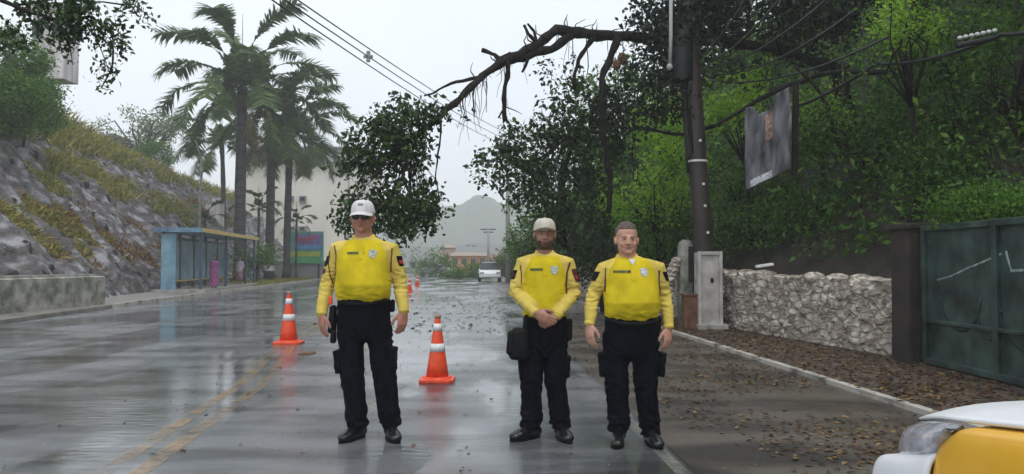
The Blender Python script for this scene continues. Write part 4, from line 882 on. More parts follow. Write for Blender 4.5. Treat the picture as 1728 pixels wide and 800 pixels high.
cone(gp(691, 492), 'nearer of the two far orange cones at the road centre'); cone(gp(704, 483), 'farther of the two far orange cones at the road centre')

# ================================================================== FAR CARS
M['carwhite'] = mat('white car paint', (.84, .85, .87), .4, var=.03, bump=.12, bscale=150, bdist=.003, coat=.2, spec=.25); M['cargrey'] = mat('grey car paint', (.3, .3, .32), .3, bump=0, coat=1)
M['tyre'] = mat('tyre rubber', (.015, .015, .015), .8); M['lampglass'] = mat('lamp glass', (.4, .4, .42), .1, bump=0); M['chrome'] = mat('chrome', (.6, .6, .62), .12, metal=1, bump=0); M['rearred'] = mat('rear lamp red', (.35, .02, .02), .2, bump=0)
def far_car(px, py, label, m, rz, high=False):
    g = empty('parked_car', gp(px, py), label, 'car', 'far cars in the street', rz); W = .86; h = 1.0 if not high else 1.05
    st = [(-2.05, .35, .62, .72), (-1.95, .3, .72, .8), (-1.2, .28, .88, .86), (0, .28, .93, .87), (1.3, .28, .95, .86), (2.0, .32, .9, .8), (2.1, .4, .8, .74)]
    mb = MB(); mb.add([v for (y, z0, z1, w_) in st for v in ((-w_, y, z0), (w_, y, z0), (w_*1.0, y, (z0+z1)/2), (w_*.93, y, z1), (-w_*.93, y, z1), (-w_, y, (z0+z1)/2))],
       [(i*6+k, i*6+(k+1) % 6, (i+1)*6+(k+1) % 6, (i+1)*6+k) for i in range(6) for k in range(6)]+[(5, 4, 3, 2, 1, 0), tuple(range(36, 42))]); mb.build('body', m, g, True, bevel=.03)
    mb = MB(); mb.add([(-.74, -1.05, .9), (.74, -1.05, .9), (.74, 1.6, .93), (-.74, 1.6, .93), (-.58, -.35, 1.44), (.58, -.35, 1.44), (.58, 1.1, 1.42), (-.58, 1.1, 1.42)], [(0, 1, 5, 4), (1, 2, 6, 5), (2, 3, 7, 6), (3, 0, 4, 7), (4, 5, 6, 7), (3, 2, 1, 0)]); mb.build('windows', M['pane'], g)
    mb = MB(); mb.box((0, .38, 1.45), (1.2, 1.5, .05)); mb.build('roof', m, g, bevel=.02)
    for x in (-.78, .78):
        for y in (-1.3, 1.35): mb = MB(); mb.tube([(x-.1, y, .31), (x+.1, y, .31)], [.31, .31], 18); mb.build('wheel', M['tyre'], g, True)
    for x in (-.6, .6): mb = MB(); mb.box((x, -2.03, .66), (.3, .08, .13)); mb.build('headlight', M['lampglass'], g); mb = MB(); mb.box((x, 2.08, .75), (.2, .06, .15)); mb.build('tail_light', M['rearred'], g)
far_car(737, 465.5, 'small pale car crossing at the far left end of the road', M['cargrey'], R(60)); far_car(826, 474.5, 'white car facing the camera at the far right kerb', M['carwhite'], R(3), True)

# ================================================================== NEAR CAR AT BOTTOM RIGHT
M['caryel'] = mat('yellow livery', (.86, .46, .03), .35, var=.04, bump=.12, bscale=150, bdist=.003, coat=.35)
M['lampdark'] = mat('clear dark lamp glass', (.07, .085, .085), .08, metal=.3, bump=0, coat=1, var=.5, vscale=14)
M['lampbright'] = mat('bright lamp reflector', (.5, .5, .56), .2, metal=0, bump=0, coat=1, var=.3, vscale=20)
g = empty('patrol_car', (2.22, 3.1, 0), 'white and yellow official car whose front corner shows at bottom right', 'car')
def mirror_loft(st, m, name, parent=g, mats=None, msel=None, sub=2, closed=False):
    """st: list of (y, [(x,z)...]) half sections from the centre line outward; mirrored"""
    vs = []; k = len(st[0][1])
    for y, sec_ in st:
        row = [(-x, y, z) for x, z in sec_[::-1]]+[(x, y, z) for x, z in (sec_[1:] if sec_[0][0] == 0 else sec_)]; K = len(row); vs += row
    fs = []; mi = []
    for i in range(len(st)-1):
        for j in range(K-1): fs.append((i*K+j, i*K+j+1, (i+1)*K+j+1, (i+1)*K+j))
    mb = MB(); mb.add(vs, fs); o_ = mb.build(name, mats or m, parent, True)
    if msel:
        for p in o_.data.polygons: p.material_index = msel(p.center)
    s_ = o_.modifiers.new('s', 'SUBSURF'); s_.levels = sub; s_.render_levels = sub
    sl = o_.modifiers.new('t', 'SOLIDIFY'); sl.thickness = .012; sl.offset = -1
    return o_
# body frame: y = 0 at the nose, negative backwards.  left side is at x = -.88
def sx(y): return interp(y, [-4.2, -3.9, -1.2, -.6, -.3, -.1, 0, .06], [.78, .86, .885, .875, .81, .70, .58, .40])
def hzc(y): return interp(y, [-1.25, -1.0, -.75, -.4, -.2, -.05, .02], [1.02, .985, .95, .89, .855, .80, .74])       # bonnet centre height
def hze(y): return interp(y, [-1.25, -1.1, -.75, -.5, -.25, -.05, .02], [.94, .925, .875, .84, .785, .735, .70])    # bonnet edge height
YS = [-1.25, -1.1, -.95, -.8, -.62, -.5, -.38, -.25, -.15, -.07, -.02]
mirror_loft([(y, [(0, hzc(y)), (sx(y)*.35, hzc(y)-.002), (sx(y)*.62, hzc(y)-.010), (sx(y)*.8, lerp(hzc(y), hze(y), .45)), (sx(y)-.055, hze(y)+.012)]) for y in YS], M['carwhite'], 'bonnet')
YF = [-4.1, -3.6, -2.8, -2.0, -1.6, -1.25, -1.1, -.95, -.8, -.74, -.68, -.62]
def bz_(y): return (hze(y)-interp(y, [-.72, -.62], [0, .055])) if y > -1.25 else .94
mirror_loft([(y, [(sx(y)-.05, bz_(y)), (sx(y)-.02, bz_(y)-.012), (sx(y), bz_(y)-.07), (sx(y)+.012, bz_(y)-.16), (sx(y)+.004, bz_(y)-.28), (sx(y), .45 if not (-1.15 < y < -.5 or -3.6 < y < -2.9) else .62), (sx(y)-.03, .22 if not (-1.15 < y < -.5) else .6)]) for y in YF], M['caryel'], 'side_panel', mats=[M['caryel']])
# front corner: wing behind lamp, lamp and bumper
YW = [-.62, -.5, -.38, -.25, -.15, -.07, 0, .06, .11, .14, .155]
def bxo(y): return interp(y, [-.62, -.4, -.25, -.15, -.07, 0, .06, .11, .14, .155], [.888, .888, .872, .845, .80, .735, .65, .52, .36, .16])
def bzt(y): return interp(y, [-.62, -.03, .03, .08, .155], [hze(-.62)-.095, hze(-.03)-.115, .6, .575, .56])
mirror_loft([(y, [(bxo(y)-.07, bzt(y)+.004), (bxo(y)-.02, bzt(y)-.004), (bxo(y)+.008, bzt(y)-.035), (bxo(y)+.02, bzt(y)-.12), (bxo(y)+.02, bzt(y)-.2), (bxo(y)+.01, .28)]) for y in YW], M['carwhite'], 'bumper')
mirror_loft([(y, [(0, .56), (.12, .56), (.25, .557)]) for y in (0, .08, .15)]+[(.165, [(0, .5), (.12, .5), (.2, .5)]), (.165, [(0, .3), (.12, .3), (.2, .3)])], M['carwhite'], 'nose')
for s_ in (-1, 1):
    mb = MB(); vs = []; YL = [-.70, -.60, -.48, -.36, -.24, -.12, -.03]
    lo_ = [.02, .105, .135, .145, .15, .158, .158]
    for y, d_ in zip(YL, lo_):
        e = .022*min(1, (y+.70)*6); vs += [(s_*(sx(y)-.05), y, hze(y)-.006), (s_*(sx(y)-.012+e), y, hze(y)-.03), (s_*(sx(y)+.006+e), y, hze(y)-d_*.6), (s_*(sx(y)-.002+e), y, hze(y)-d_), (s_*(sx(y)-.06), y, hze(y)-d_-.005)]
    n5 = len(YL); mb.add(vs, [(i*5+j, i*5+j+1, i*5+j+6, i*5+j+5) for i in range(n5-1) for j in range(4)]+[(0, 1, 2, 3, 4), tuple(range(n5*5-5, n5*5))[::-1]]); hl = mb.build('headlight', [M['lampdark'], M['lampbright']], g, True)
    for p in hl.data.polygons:
        if len(p.vertices) == 4 and p.center.y < -.3: p.material_index = 1
    mb = MB(); mb.ell((s_*(sx(-.1)+.008), -.09, hze(-.1)-.08), (.008, .014, .012), 12, 8); mb.build('bright_spot', M['refl'], hl, True)  # small white dot set on the opaque lamp surface as its bright spot
    sb = hl.modifiers.new('s', 'SUBSURF'); sb.levels = 2; sb.render_levels = 2
    for yw in (-.83, -3.25):
        mb = MB(); mb.tube([(s_*.68, yw, .31), (s_*.86, yw, .31)], [.31, .31], 28); w_ = mb.build('wheel', M['tyre'], g, True); mb = MB(); mb.tube([(s_*.80, yw, .31), (s_*.872, yw, .31)], [.2, .19], 20); mb.build('rim', M['chrome'], w_, True)
    mb = MB(); mb.ell((s_*.98, -1.5, 1.05), (.12, .06, .075), 14, 8); mb.build('mirror', M['caryel'], g, True)
    mb = MB(); mb.add([(s_*.80, -1.45, .95), (s_*.80, -3.7, .97), (s_*.62, -3.35, 1.42), (s_*.62, -2.1, 1.42)], [(0, 1, 2, 3)]); mb.build('side_window', M['pane'], g)
mb = MB(); mb.add([(-.78, -1.2, .97), (.78, -1.2, .97), (.62, -2.0, 1.42), (-.62, -2.0, 1.42)], [(0, 1, 2, 3)]); mb.build('windscreen', M['pane'], g)
mb = MB(); mb.add([(-.78, -4.1, .95), (.78, -4.1, .95), (.62, -3.5, 1.42), (-.62, -3.5, 1.42)], [(3, 2, 1, 0)]); mb.build('rear_window', M['pane'], g)
mb = MB(); mb.rings([(0, -2.75, 1.42, .66, .8), (0, -2.75, 1.47, .55, .7)], 28, ex=5); mb.build('roof', M['carwhite'], g, True)
mb = MB(); mb.box((0, -2.6, .38), (1.6, 3.0, .4)); mb.box((0, -.5, .38), (1.0, .9, .35)); mb.box((0, -1.9, .9), (1.3, 1.3, .06)); mb.build('chassis', M['black'], g)
mb = MB(); mb.box((0, -.04, .64), (.9, .03, .12)); mb.build('grille', M['glass_black'], g)
# ================================================================== PEOPLE
def remesh(mb, vox, it=3, fac=.5):
    me = mb.mesh('tmp'); o_ = bpy.data.objects.new('tmp', me); COL.objects.link(o_)
    r = o_.modifiers.new('r', 'REMESH'); r.mode = 'VOXEL'; r.voxel_size = vox; r.adaptivity = 0
    s_ = o_.modifiers.new('s', 'SMOOTH'); s_.factor = fac; s_.iterations = it
    dg = bpy.context.evaluated_depsgraph_get(); dg.update(); m2 = bpy.data.meshes.new_from_object(o_.evaluated_get(dg))
    bpy.data.objects.remove(o_); bpy.data.meshes.remove(me); m2.materials.clear(); return m2
def displace(me, fn):
    n = len(me.vertices); co = [v.co.copy() for v in me.vertices]; no = [v.normal.copy() for v in me.vertices]
    for i in range(n): me.vertices[i].co = co[i]+no[i]*fn(co[i], no[i])
    me.update()
def extract(src, pred, off, name, m, parent, noise_amp=0, flat_edge=True):
    sel = [p for p in src.polygons if pred(p.center, p.normal)]
    if not sel: return None
    ec = {}
    for p in sel:
        for e in p.edge_keys: ec[e] = ec.get(e, 0)+1
    bd = {v for e, c in ec.items() if c == 1 for v in e}
    ids = {}; vs = []; fs = []
    for p in sel:
        f = []
        for v in p.vertices:
            if v not in ids:
                ids[v] = len(vs); V = src.vertices[v]; k = off+(noise_amp*noise.noise(V.co*60) if noise_amp else 0)
                vs.append(V.co+V.normal*(.0006 if (v in bd and flat_edge) else k))
            f.append(ids[v])
        fs.append(tuple(f))
    mb = MB(); mb.add(vs, fs); return mb.build(name, m, parent, True)
def hand(mb, wr, d, n_, t, L=.19, curl=.5, k=1.0):
    """palm, four fingers and a thumb; d fingers' direction, n_ palm side, t thumb side"""
    wr = Vector(wr); d = Vector(d).normalized(); n_ = Vector(n_); n_ = (n_-d*n_.dot(d)).normalized(); t = Vector(t); t = (t-d*t.dot(d)-n_*t.dot(n_)).normalized()
    s_ = L/.19
    mb.tube([wr-d*.02, wr+d*.02*s_, wr+d*.055*s_, wr+d*.092*s_], [(.026*k, .021*k), (.034*k, .018*k), (.041*k, .0165*k), (.039*k, .013*k)], 14, ax=t, rnd=True)
    for off, ln, r in ((.029, .070, .0088), (.0098, .078, .0093), (-.0098, .073, .0088), (-.0285, .058, .0078)):
        p = wr+d*.082*s_+t*off*s_; q = [p]; dd = d.copy(); a = curl*.35
        for j, f_ in enumerate((.45, .31, .24)):
            a += curl*(.28 if j else 0); v = (d*math.cos(a)+n_*math.sin(a)); v += t*off*1.2; p = p+v.normalized()*ln*f_*s_*1.15; q.append(p); a += curl*.3
        mb.tube(q, [r*k, r*.95*k, r*.9*k, r*.78*k], 10, rnd=True)
    p = wr+d*.022*s_+t*.03*s_+n_*.004; v = (d*.72+t*.62+n_*.25).normalized(); p1 = p+v*.042*s_; v2 = (d*.9+t*.28+n_*.35).normalized(); p2 = p1+v2*.032*s_; p3 = p2+(d+n_*.25).normalized()*.022*s_
    mb.tube([p-v*.02, p, p1, p2, p3], [.014*k, .0145*k, .0115*k, .0105*k, .0085*k], 10, rnd=True)
def head(mb, c, z0, H, fat=1.0, turn=0):
    """c = (x,y) of the skull axis, z0 chin height, H chin to crown"""
    k = H/.235; cx, cy = c
    def E(x, y, z, rx, ry, rz, **a): mb.ell((cx+x*k, cy+y*k, z0+z*k), (rx*k, ry*k, rz*k), 20, 14, **a)
    E(0, .012, .148, .078, .096, .09); E(0, -.018, .09, .066*fat, .074, .084); E(0, -.024, .045, .056*fat, .060, .044); E(0, -.066, .022, .027*fat, .022, .021)
    for s_ in (-1, 1):
        E(s_*.027, -.083, .128, .028, .014, .009); E(s_*.034, -.064, .078, .026*fat, .018, .024); E(s_*.08, .008, .1, .009, .017, .028); E(s_*.084, .013, .112, .007, .012, .014)
        E(s_*.011, -.104, .078, .009, .01, .008); E(s_*.044*fat, -.03, .055, .019*fat, .036, .028)
    mb.tube([(cx, cy-.088*k, z0+.125*k), (cx, cy-.1*k, z0+.1*k), (cx, cy-.104*k, z0+.083*k)], [.008*k, .009*k, .012*k], 10, rnd=True)
    E(0, -.085, .056, .022, .010, .005); E(0, -.083, .047, .019, .010, .006)
def human(name, P):
    g = empty(name, P['loc'], P['label'], 'person', P.get('group'))
    j = P['j']; sk = P['skin']; vox = P.get('vox', .0055)
    if not P.get('simple'):
        for a in j['arm']: a_ = a[0]
        j['arm'] = [((a[0][0]*.99, a[0][1], a[0][2]-.02), a[1], a[2]) for a in j['arm']]
        P['torso'] = [t_ if i != len(P['torso'])-3 else (t_[0], t_[1], t_[2], t_[3]*.97, t_[4]*.97) for i, t_ in enumerate(P['torso'])]
    # ---- body: one continuous skin surface
    b = MB()
    T = P['torso']                                    # rings of the shirt: (cx,cy,z,rx,ry)
    zt = T[-1][2]
    b.rings([(cx, cy, z, max(.02, rx-.022), max(.02, ry-.022)) for cx, cy, z, rx, ry in T if z < zt-.03], 28, ex=2.2)
    hx, hy, z0, H = P['head']; nr = P.get('neck', .058)
    b.tube([(T[-1][0], T[-1][1], zt-.09), (T[-1][0]*.5+hx*.5, T[-1][1]*.4+hy*.6, (zt+z0)/2), (hx, hy+.012, z0+.07)], [nr*1.2, nr*1.02, nr*.98], 18)
    head(b, (hx, hy), z0, H, P.get('fat', 1))
    for s_ in (0, 1):
        sh, el, wr = [Vector(v) for v in j['arm'][s_]]; ra = P['arm_r']
        b.tube([sh.lerp(Vector((T[-2][0], sh.y, sh.z)), .3), sh, sh.lerp(el, .5), el, el.lerp(wr, .4), wr], [ra*.6, ra*.8, ra*.72, ra*.62, ra*.6, .027], 14, rnd=True)
        hd = P['hands'][s_]; hand(b, wr, hd[0], hd[1], hd[2], P.get('hand_L', .185), hd[3], P.get('hand_k', 1.05))
        hp, kn, an = [Vector(v) for v in j['leg'][s_]]; rl = P['leg_r']
        b.tube([hp+Vector((0, 0, .1)), hp, kn, an], [rl[0]-.025, rl[0]-.025, rl[1]-.025, .042], 16)
        fd = Vector((*P['feet'][s_], 0)).normalized(); b.tube([an-fd*.05+Vector((0, 0, -an.z+.05)), an+fd*.05+Vector((0, 0, -an.z+.045)), an+fd*.15+Vector((0, 0, -an.z+.035))], [(.033, .03), (.036, .028), (.032, .02)], 12, ax=fd.cross(Vector((0, 0, 1))), rnd=True)
        b.tube([an+Vector((0, 0, .02)), Vector((an.x, an.y, .05))], [.042, .035], 12)
    bm_ = remesh(b, vox, 2, .45)
    body = link('body', bm_, sk, g, True)
    k = H/.235
    def hp_(x, y, z): return (hx+x*k, hy+y*k, z0+z*k)
    extract(bm_, lambda c, n: abs(c.x-hx) < .025*k and z0+.045*k < c.z < z0+.058*k and c.y < hy-.088*k and abs(c.z-z0-.051*k) < .012*k*(1.1-(abs(c.x-hx)/(.026*k))**2), .0015, 'lips', P['lips'], g, flat_edge=False)
    bvh = BVHTree.FromPolygons([v.co for v in bm_.vertices], [tuple(p.vertices) for p in bm_.polygons])
    for s_ in (-1, 1):
        if not P.get('glasses'):
            h = bvh.ray_cast(Vector(hp_(s_*.0285, -.3, .108)), Vector((0, 1, 0)))[0]
            if h:
                e = MB(); e.ell(h+Vector((0, .004*k, 0)), (.0125*k, .0075*k, .0062*k), 12, 8); eo = e.build('eye', M['eye'], g, True)
                e = MB(); e.ell(h+Vector((-s_*.0012, -.0015*k, -.0003)), (.0062*k, .0035*k, .0058*k), 10, 6); e.build('iris', M['iris'], eo, True)
        pts = []
        for x in (.016, .03, .045):
            h = bvh.ray_cast(Vector(hp_(s_*x, -.3, .129+.004*math.sin(x*60))), Vector((0, 1, 0)))[0]
            if h: pts.append(h)
        if len(pts) == 3 and not P.get('glasses'):
            e = MB(); e.tube(pts, [(.0025, .0035), (.003, .0042), (.0015, .002)], 8, rnd=True); e.build('eyebrow', P['hairm'], g, True)
    # ---- hair / beard
    def hairline(c):
        yy = (c.y-hy)/k; zz = (c.z-z0)/k; xx = abs(c.x-hx)/k
        if yy < -.03: return zz > P.get('hl', .185)-.25*max(0, -(yy+.085))+.0
        if yy < .02: return zz > lerp(.12, P.get('hl', .185)-.01, min(1, max(0, (-yy+.02)/.05))) 
        return zz > (.085 if yy < .05 else .055)
    if P.get('hair', True): extract(bm_, lambda c, n: c.z > z0+.04*k and hairline(c) and not (abs(c.x-hx) > .079*k and c.z < z0+.135*k and c.y < hy+.03*k), P.get('hair_t', .006), 'hair', P['hairm'], g, .003)
    if P.get('beard'): extract(bm_, lambda c, n: z0-.01 < c.z < z0+.062*k and c.y < hy+.01*k and not (abs(c.x-hx) < .026*k and c.z > z0+.042*k) and c.z < z0+.04*k+.5*abs(c.x-hx), .0018, 'beard', P.get('beardm', P['hairm']), g)
    # ---- headwear
    if P.get('cap'):
        cm = P['cap']; m_ = MB(); rx, ry = .086*k, .104*k; zc = z0+.150*k; rs = []
        for i in range(9):
            a = i/8*math.pi/2; rs.append((hx, hy+.008*k, zc+.098*k*math.sin(a), rx*math.cos(a)**.8+.002, ry*math.cos(a)**.8+.002))
        rs = [(hx, hy+.008*k-.006*math.sin(i/8*math.pi), zc+.088*k*math.sin(i/8*math.pi/2), rx*max(0, math.cos(i/8*math.pi/2))**.62*.97+.002, ry*max(0, math.cos(i/8*math.pi/2))**.62*.97+.002) for i in range(9)]
        m_.rings([(hx, hy+.008*k, zc-.012, rx, ry)]+rs, 28); co = m_.build('cap', cm, g, True)
        for a in (-1.57, -.52, .52, 1.57, 2.6, -2.6):
            m_ = MB(); m_.tube([(rs[i][0]+math.sin(a)*rs[i][3], rs[i][1]-math.cos(a)*rs[i][4], rs[i][2]) for i in range(8)], [.0016]*8, 5); m_.build('seam', M['greyband'], co)
        m_ = MB(); m_.ell((hx, rs[-1][1], rs[-1][2]+.002), (.008, .008, .005), 10, 6); m_.build('button', cm, co, True)
        m_ = MB(); n_ = 14; vs = []; dr = P.get('brim_drop', .03)
        for i in range(n_+1):
            a = lerp(-1.2, 1.2, i/n_); sx_, cy_ = math.sin(a), math.cos(a); ex_ = max(0, cy_)**.55; up = P.get('brim_z', 0)
            q0 = Vector((hx+rx*sx_*1.0, hy+.008*k-ry*cy_*.97, zc+.002)); q1 = Vector((hx+rx*sx_*1.02, hy+.008*k-ry*cy_-.075*k*ex_, zc-dr*ex_+up-.022*abs(sx_)**2)); q0.z -= .016*sx_**2
            vs += [q0, q1, q1+Vector((0, .001, -.004)), q0+Vector((0, .002, -.006))]
        m_.add(vs, [(4*i+a, 4*i+(a+1) % 4, 4*i+4+(a+1) % 4, 4*i+4+a) for i in range(n_) for a in range(4)]+[(0, 3, 2, 1), (4*n_, 4*n_+1, 4*n_+2, 4*n_+3)]); m_.build('brim', cm, co, True)
        if P.get('cap_logo'):
            m_ = MB(); z_ = zc+.05*k; m_.ell((hx, hy-.089*k, z_), (.024, .008, .012), 12, 8); m_.build('emblem', P['cap_logo'], co, True)
    if P.get('glasses'):
        m_ = MB(); yy = hy-.098*k; zz = z0+.112*k
        fr = m_
        for s_ in (-1, 1):
            l_ = MB(); l_.tube([(hx+s_*.01*k, yy-.004, zz+.002), (hx+s_*.033*k, yy-.006, zz-.001), (hx+s_*.058*k, yy+.01, zz+.001)], [(.014*k, .003), (.02*k, .004), (.015*k, .003)], 14, ax=(0, 0, 1), rnd=True)
            if s_ == -1: first = l_
            else: first2 = l_
            fr.tube([(hx+s_*.056*k, yy+.006, zz+.008), (hx+s_*.078*k, yy+.035, zz+.008), (hx+s_*.083*k, hy, zz+.004)], [.003]*3, 6)
        fr.tube([(hx-.06*k, yy+.004, zz+.014), (hx-.02*k, yy-.008, zz+.014), (hx+.02*k, yy-.008, zz+.014), (hx+.06*k, yy+.004, zz+.014)], [.003]*4, 6)
        fo = fr.build('sunglasses', M['glass_black'], g, True); first.build('lens', M['glass_black'], fo, True); first2.build('lens', M['glass_black'], fo, True)
    if P.get('simple'): return g, body, bm_
    # ---- shirt
    b = MB(); b.rings(T, 36, ex=2.3)
    ra = P['arm_r']
    for s_ in (0, 1):
        sh, el, wr = [Vector(v) for v in j['arm'][s_]]; sd2 = -1 if s_ == 0 else 1
        inn = Vector((sh.x-sd2*.10, sh.y+.0, sh.z+.012))
        b.tube([inn, sh.lerp(inn, .45), sh, sh.lerp(el, .35), sh.lerp(el, .75), el, el.lerp(wr, .3), el.lerp(wr, .7), el.lerp(wr, .95)], [ra*.85, ra*.98, ra*1.1, ra*1.06, ra*.94, ra*.9, ra*.88, ra*.74, ra*.64], 18, rnd=True)
    sm_ = remesh(b, .007, 4)
    belt = P['belt']
    def fold(c, n):
        q = .007*noise.noise(Vector((c.x*8+c.z*4, c.y*6, c.z*4)))+.003*noise.noise(Vector((c.x*13-c.z*9, c.y*9, c.z*9)))
        for s_ in (0, 1):
            el = Vector(j['arm'][s_][1]); d_ = (c-el).length
            if d_ < .3: q += .008*math.exp(-(d_/.13)**2)*(1-abs(noise.noise(Vector((c.x*14, c.y*14, c.z*34+s_*7))))*3.2)
        if c.z < belt+.12 and abs(c.x-T[0][0]) < T[0][3]+.02: q += .005*math.exp(-((c.z-belt)/.07)**2)*(1-abs(noise.noise(Vector((c.x*13, c.y*13, c.z*26))))*3)
        ch = T[-3][2]; q += .004*noise.noise(Vector(((c.x+c.z)*14, c.y*8, c.z*5)))*(1 if c.z > belt else 0)
        return q
    displace(sm_, fold)
    so_ = link('shirt', sm_, [M['shirt_y'], M['shirt_p']], g, True)
    ax_ = [Vector(a[0]) for a in j['arm']]; chest = P['panel']
    for p in sm_.polygons:
        c = p.center; w_ = interp(c.z, [belt, belt+.1, chest-.05, chest, chest+.06], [T[0][3]*1.05, T[1][3]*1.05, P['pw']*1.15, P['pw']*1.05, P['pw']*.8]); pale = abs(c.x-P['cxt']) > w_ or c.z > chest+.085 or c.y > T[2][1]+.03
        for a in j['arm']:
            sh, el, wr = [Vector(v) for v in a]
            for u_, v_ in ((sh, el), (el, wr)):
                t_ = max(0, min(1, (c-u_).dot(v_-u_)/(v_-u_).length_squared)); 
                if (c-(u_+(v_-u_)*t_)).length < ra*1.22 and (u_ is el or t_ > .3): pale = True
        p.material_index = 1 if pale else 0
    bs = BVHTree.FromPolygons([v.co for v in sm_.vertices], [tuple(p.vertices) for p in sm_.polygons])
    def proj(x, z, off=.003, y0=-1, bv=bs):
        h = bv.ray_cast(Vector((x, y0, z)), Vector((0, 1, 0)))
        return (h[0]+h[1]*off) if h[0] else None
    def decal(x0, x1, z0_, z1_, nm, m, off=.003, nx=6, nz_=4, shear=0, bv=bs, par=so_, mask=None):
        V = {}; vs = []; fs = []
        for i in range(nx+1):
            for k_ in range(nz_+1):
                z = lerp(z0_, z1_, k_/nz_); p = proj(lerp(x0, x1, i/nx)+shear*(k_/nz_-.5), z, off, bv=bv)
                if p: V[i, k_] = len(vs); vs.append(p)
        for i in range(nx):
            for k_ in range(nz_):
                q = [(i, k_), (i+1, k_), (i+1, k_+1), (i, k_+1)]
                if all(t_ in V for t_ in q) and (mask is None or mask((i+.5)/nx, (k_+.5)/nz_)):
                    ids = [V[t_] for t_ in q]
                    if max((vs[a]-vs[b_]).length for a in ids for b_ in ids) < .06: fs.append(tuple(ids))
        if fs: mb = MB(); mb.add(vs, fs); return mb.build(nm, m, par, True)
    def stripe(pts, w_, nm, m, off=.0035):
        Q = []
        for a, b_ in zip(pts[:-1], pts[1:]):
            for i in range(8): Q.append((lerp(a[0], b_[0], i/8), lerp(a[1], b_[1], i/8)))
        Q.append(pts[-1]); vs = []; ok = []
        for i, q in enumerate(Q):
            a = Q[max(0, i-1)]; b_ = Q[min(len(Q)-1, i+1)]; t_ = Vector((b_[0]-a[0], b_[1]-a[1])).normalized(); nx_, nz_ = t_.y*w_/2, -t_.x*w_/2
            A_ = proj(q[0]-nx_, q[1]-nz_, off); B_ = proj(q[0]+nx_, q[1]+nz_, off); C_ = proj(q[0], q[1], off)
            if A_ is None or B_ is None: A_ = B_ = None
            vs.append((A_, B_))
        mb = MB(); 
        for i in range(len(vs)-1):
            if vs[i][0] and vs[i+1][0] and max((vs[i][0]-vs[i+1][0]).length, (vs[i][0]-vs[i][1]).length) < .07: mb.add([vs[i][0], vs[i][1], vs[i+1][1], vs[i+1][0]], [(0, 1, 2, 3)])
        if mb.f: mb.build(nm, m, so_, True)
    for nm_, pts, w_ in P.get('stripes', []): stripe(pts, w_, 'piping', M[nm_])
    for (s_, za, zb, wd_, m, of_) in P.get('patches', []):
        sh, el, wr = [Vector(v) for v in j['arm'][s_]]; sd2 = -1 if s_ == 0 else 1; out_ = Vector((sd2*.84, -.54, 0)); tg = Vector((sd2*.54, .84, 0)); V = {}; vs = []; fs = []; NX = 8; NZ = 8
        for i in range(NX+1):
            for k_ in range(NZ+1):
                z = lerp(za, zb, k_/NZ); ax0 = sh.lerp(el, (sh.z-z)/(sh.z-el.z)); u_ = lerp(-wd_/2, wd_/2, i/NX)*(1-.25*(1-k_/NZ)**2)
                h = bs.ray_cast(Vector((ax0.x, ax0.y, z))+out_*.3+tg*u_, -out_)
                if h[0]: V[i, k_] = len(vs); vs.append(h[0]+h[1]*of_)
        for i in range(NX):
            for k_ in range(NZ):
                q = [(i, k_), (i+1, k_), (i+1, k_+1), (i, k_+1)]
                if all(t_ in V for t_ in q): fs.append(tuple(V[t_] for t_ in q))
        if fs: mb = MB(); mb.add(vs, fs); mb.build('shoulder_patch', M[m], so_, True)
    # name strip and badge
    x, z = P['tag']; decal(x, x+.095, z-.009, z+.009, 'name_strip', M['tagm'], nx=10); decal(x+.098, x+.125, z-.010, z+.010, 'name_strip_end', M['red'] if P.get('redtag') else M['maroon'], nx=4)
    x, z = P['badge']; decal(x-.028, x+.028, z-.035, z+.03, 'badge', M['badge'], nx=12, nz_=12, mask=lambda u, v: (v > .4 and abs(u-.5) < .5) or abs(u-.5) < .5*math.sqrt(max(0, v/.4)))
    # collar and placket
    cxn, cyn, zn = P['collar']; r0 = P['collar_r']; mb = MB(); n_ = 30; vs = []
    for i in range(n_+1):
        a = lerp(-math.pi/2+.2, 1.5*math.pi-.2, i/n_); front = max(0, -math.sin(a)); dip = .045*front**3
        c_, s2 = math.cos(a), math.sin(a)
        vs += [(cxn+c_*r0, cyn+s2*r0, zn+.024-dip*1.1), (cxn+c_*(r0+.006), cyn+s2*(r0+.006), zn+.03-dip*1.1), (cxn+c_*(r0+.030), cyn+s2*(r0+.036), zn-.014-dip-.022*front**5), (cxn+c_*(r0+.020), cyn+s2*(r0+.024), zn-.022-dip*.9)]
    mb.add(vs, [(4*i+a, 4*i+(a+1) % 4, 4*i+4+(a+1) % 4, 4*i+4+a) for i in range(n_) for a in range(4)]+[(0, 1, 2, 3), tuple(range(4*n_, 4*n_+4))[::-1]]); mb.build('collar', M['shirt_p'], so_, True)
    decal(P['cxt']-.016, P['cxt']+.016, zn-.17, zn-.05, 'placket', M['shirt_y'], off=.005, nx=4, nz_=8)
    if P.get('undershirt'): decal(P['cxt']-.028, P['cxt']+.028, zn-.062, zn-.02, 'undershirt', M['white'], off=.006, nx=8, nz_=8, mask=lambda u, v: abs(u-.5) < .5*v)
    # cuffs
    for s_ in (0, 1):
        sh, el, wr = [Vector(v) for v in j['arm'][s_]]; a = el.lerp(wr, .9); c_ = el.lerp(wr, 1.02); mb = MB(); mb.tube([a, c_], [ra*.70, ra*.66], 20); mb.build('cuff', M['shirt_p'], so_, True)
    # ---- trousers
    b = MB(); Hp = P['hips']; b.rings(Hp, 32, ex=2.4); rl = P['leg_r']
    for s_ in (0, 1):
        hp, kn, an = [Vector(v) for v in j['leg'][s_]]; a0 = Vector((an.x, an.y, an.z-.045))
        b.tube([hp+Vector((0, 0, .02)), hp.lerp(kn, .15), hp.lerp(kn, .6), kn, kn.lerp(an, .4), kn.lerp(an, .8), a0], [rl[0], rl[0]*1.01, lerp(rl[0], rl[1], .6), rl[1], rl[1]*.98, rl[2]*1.03, rl[2]], 22, rnd=False)
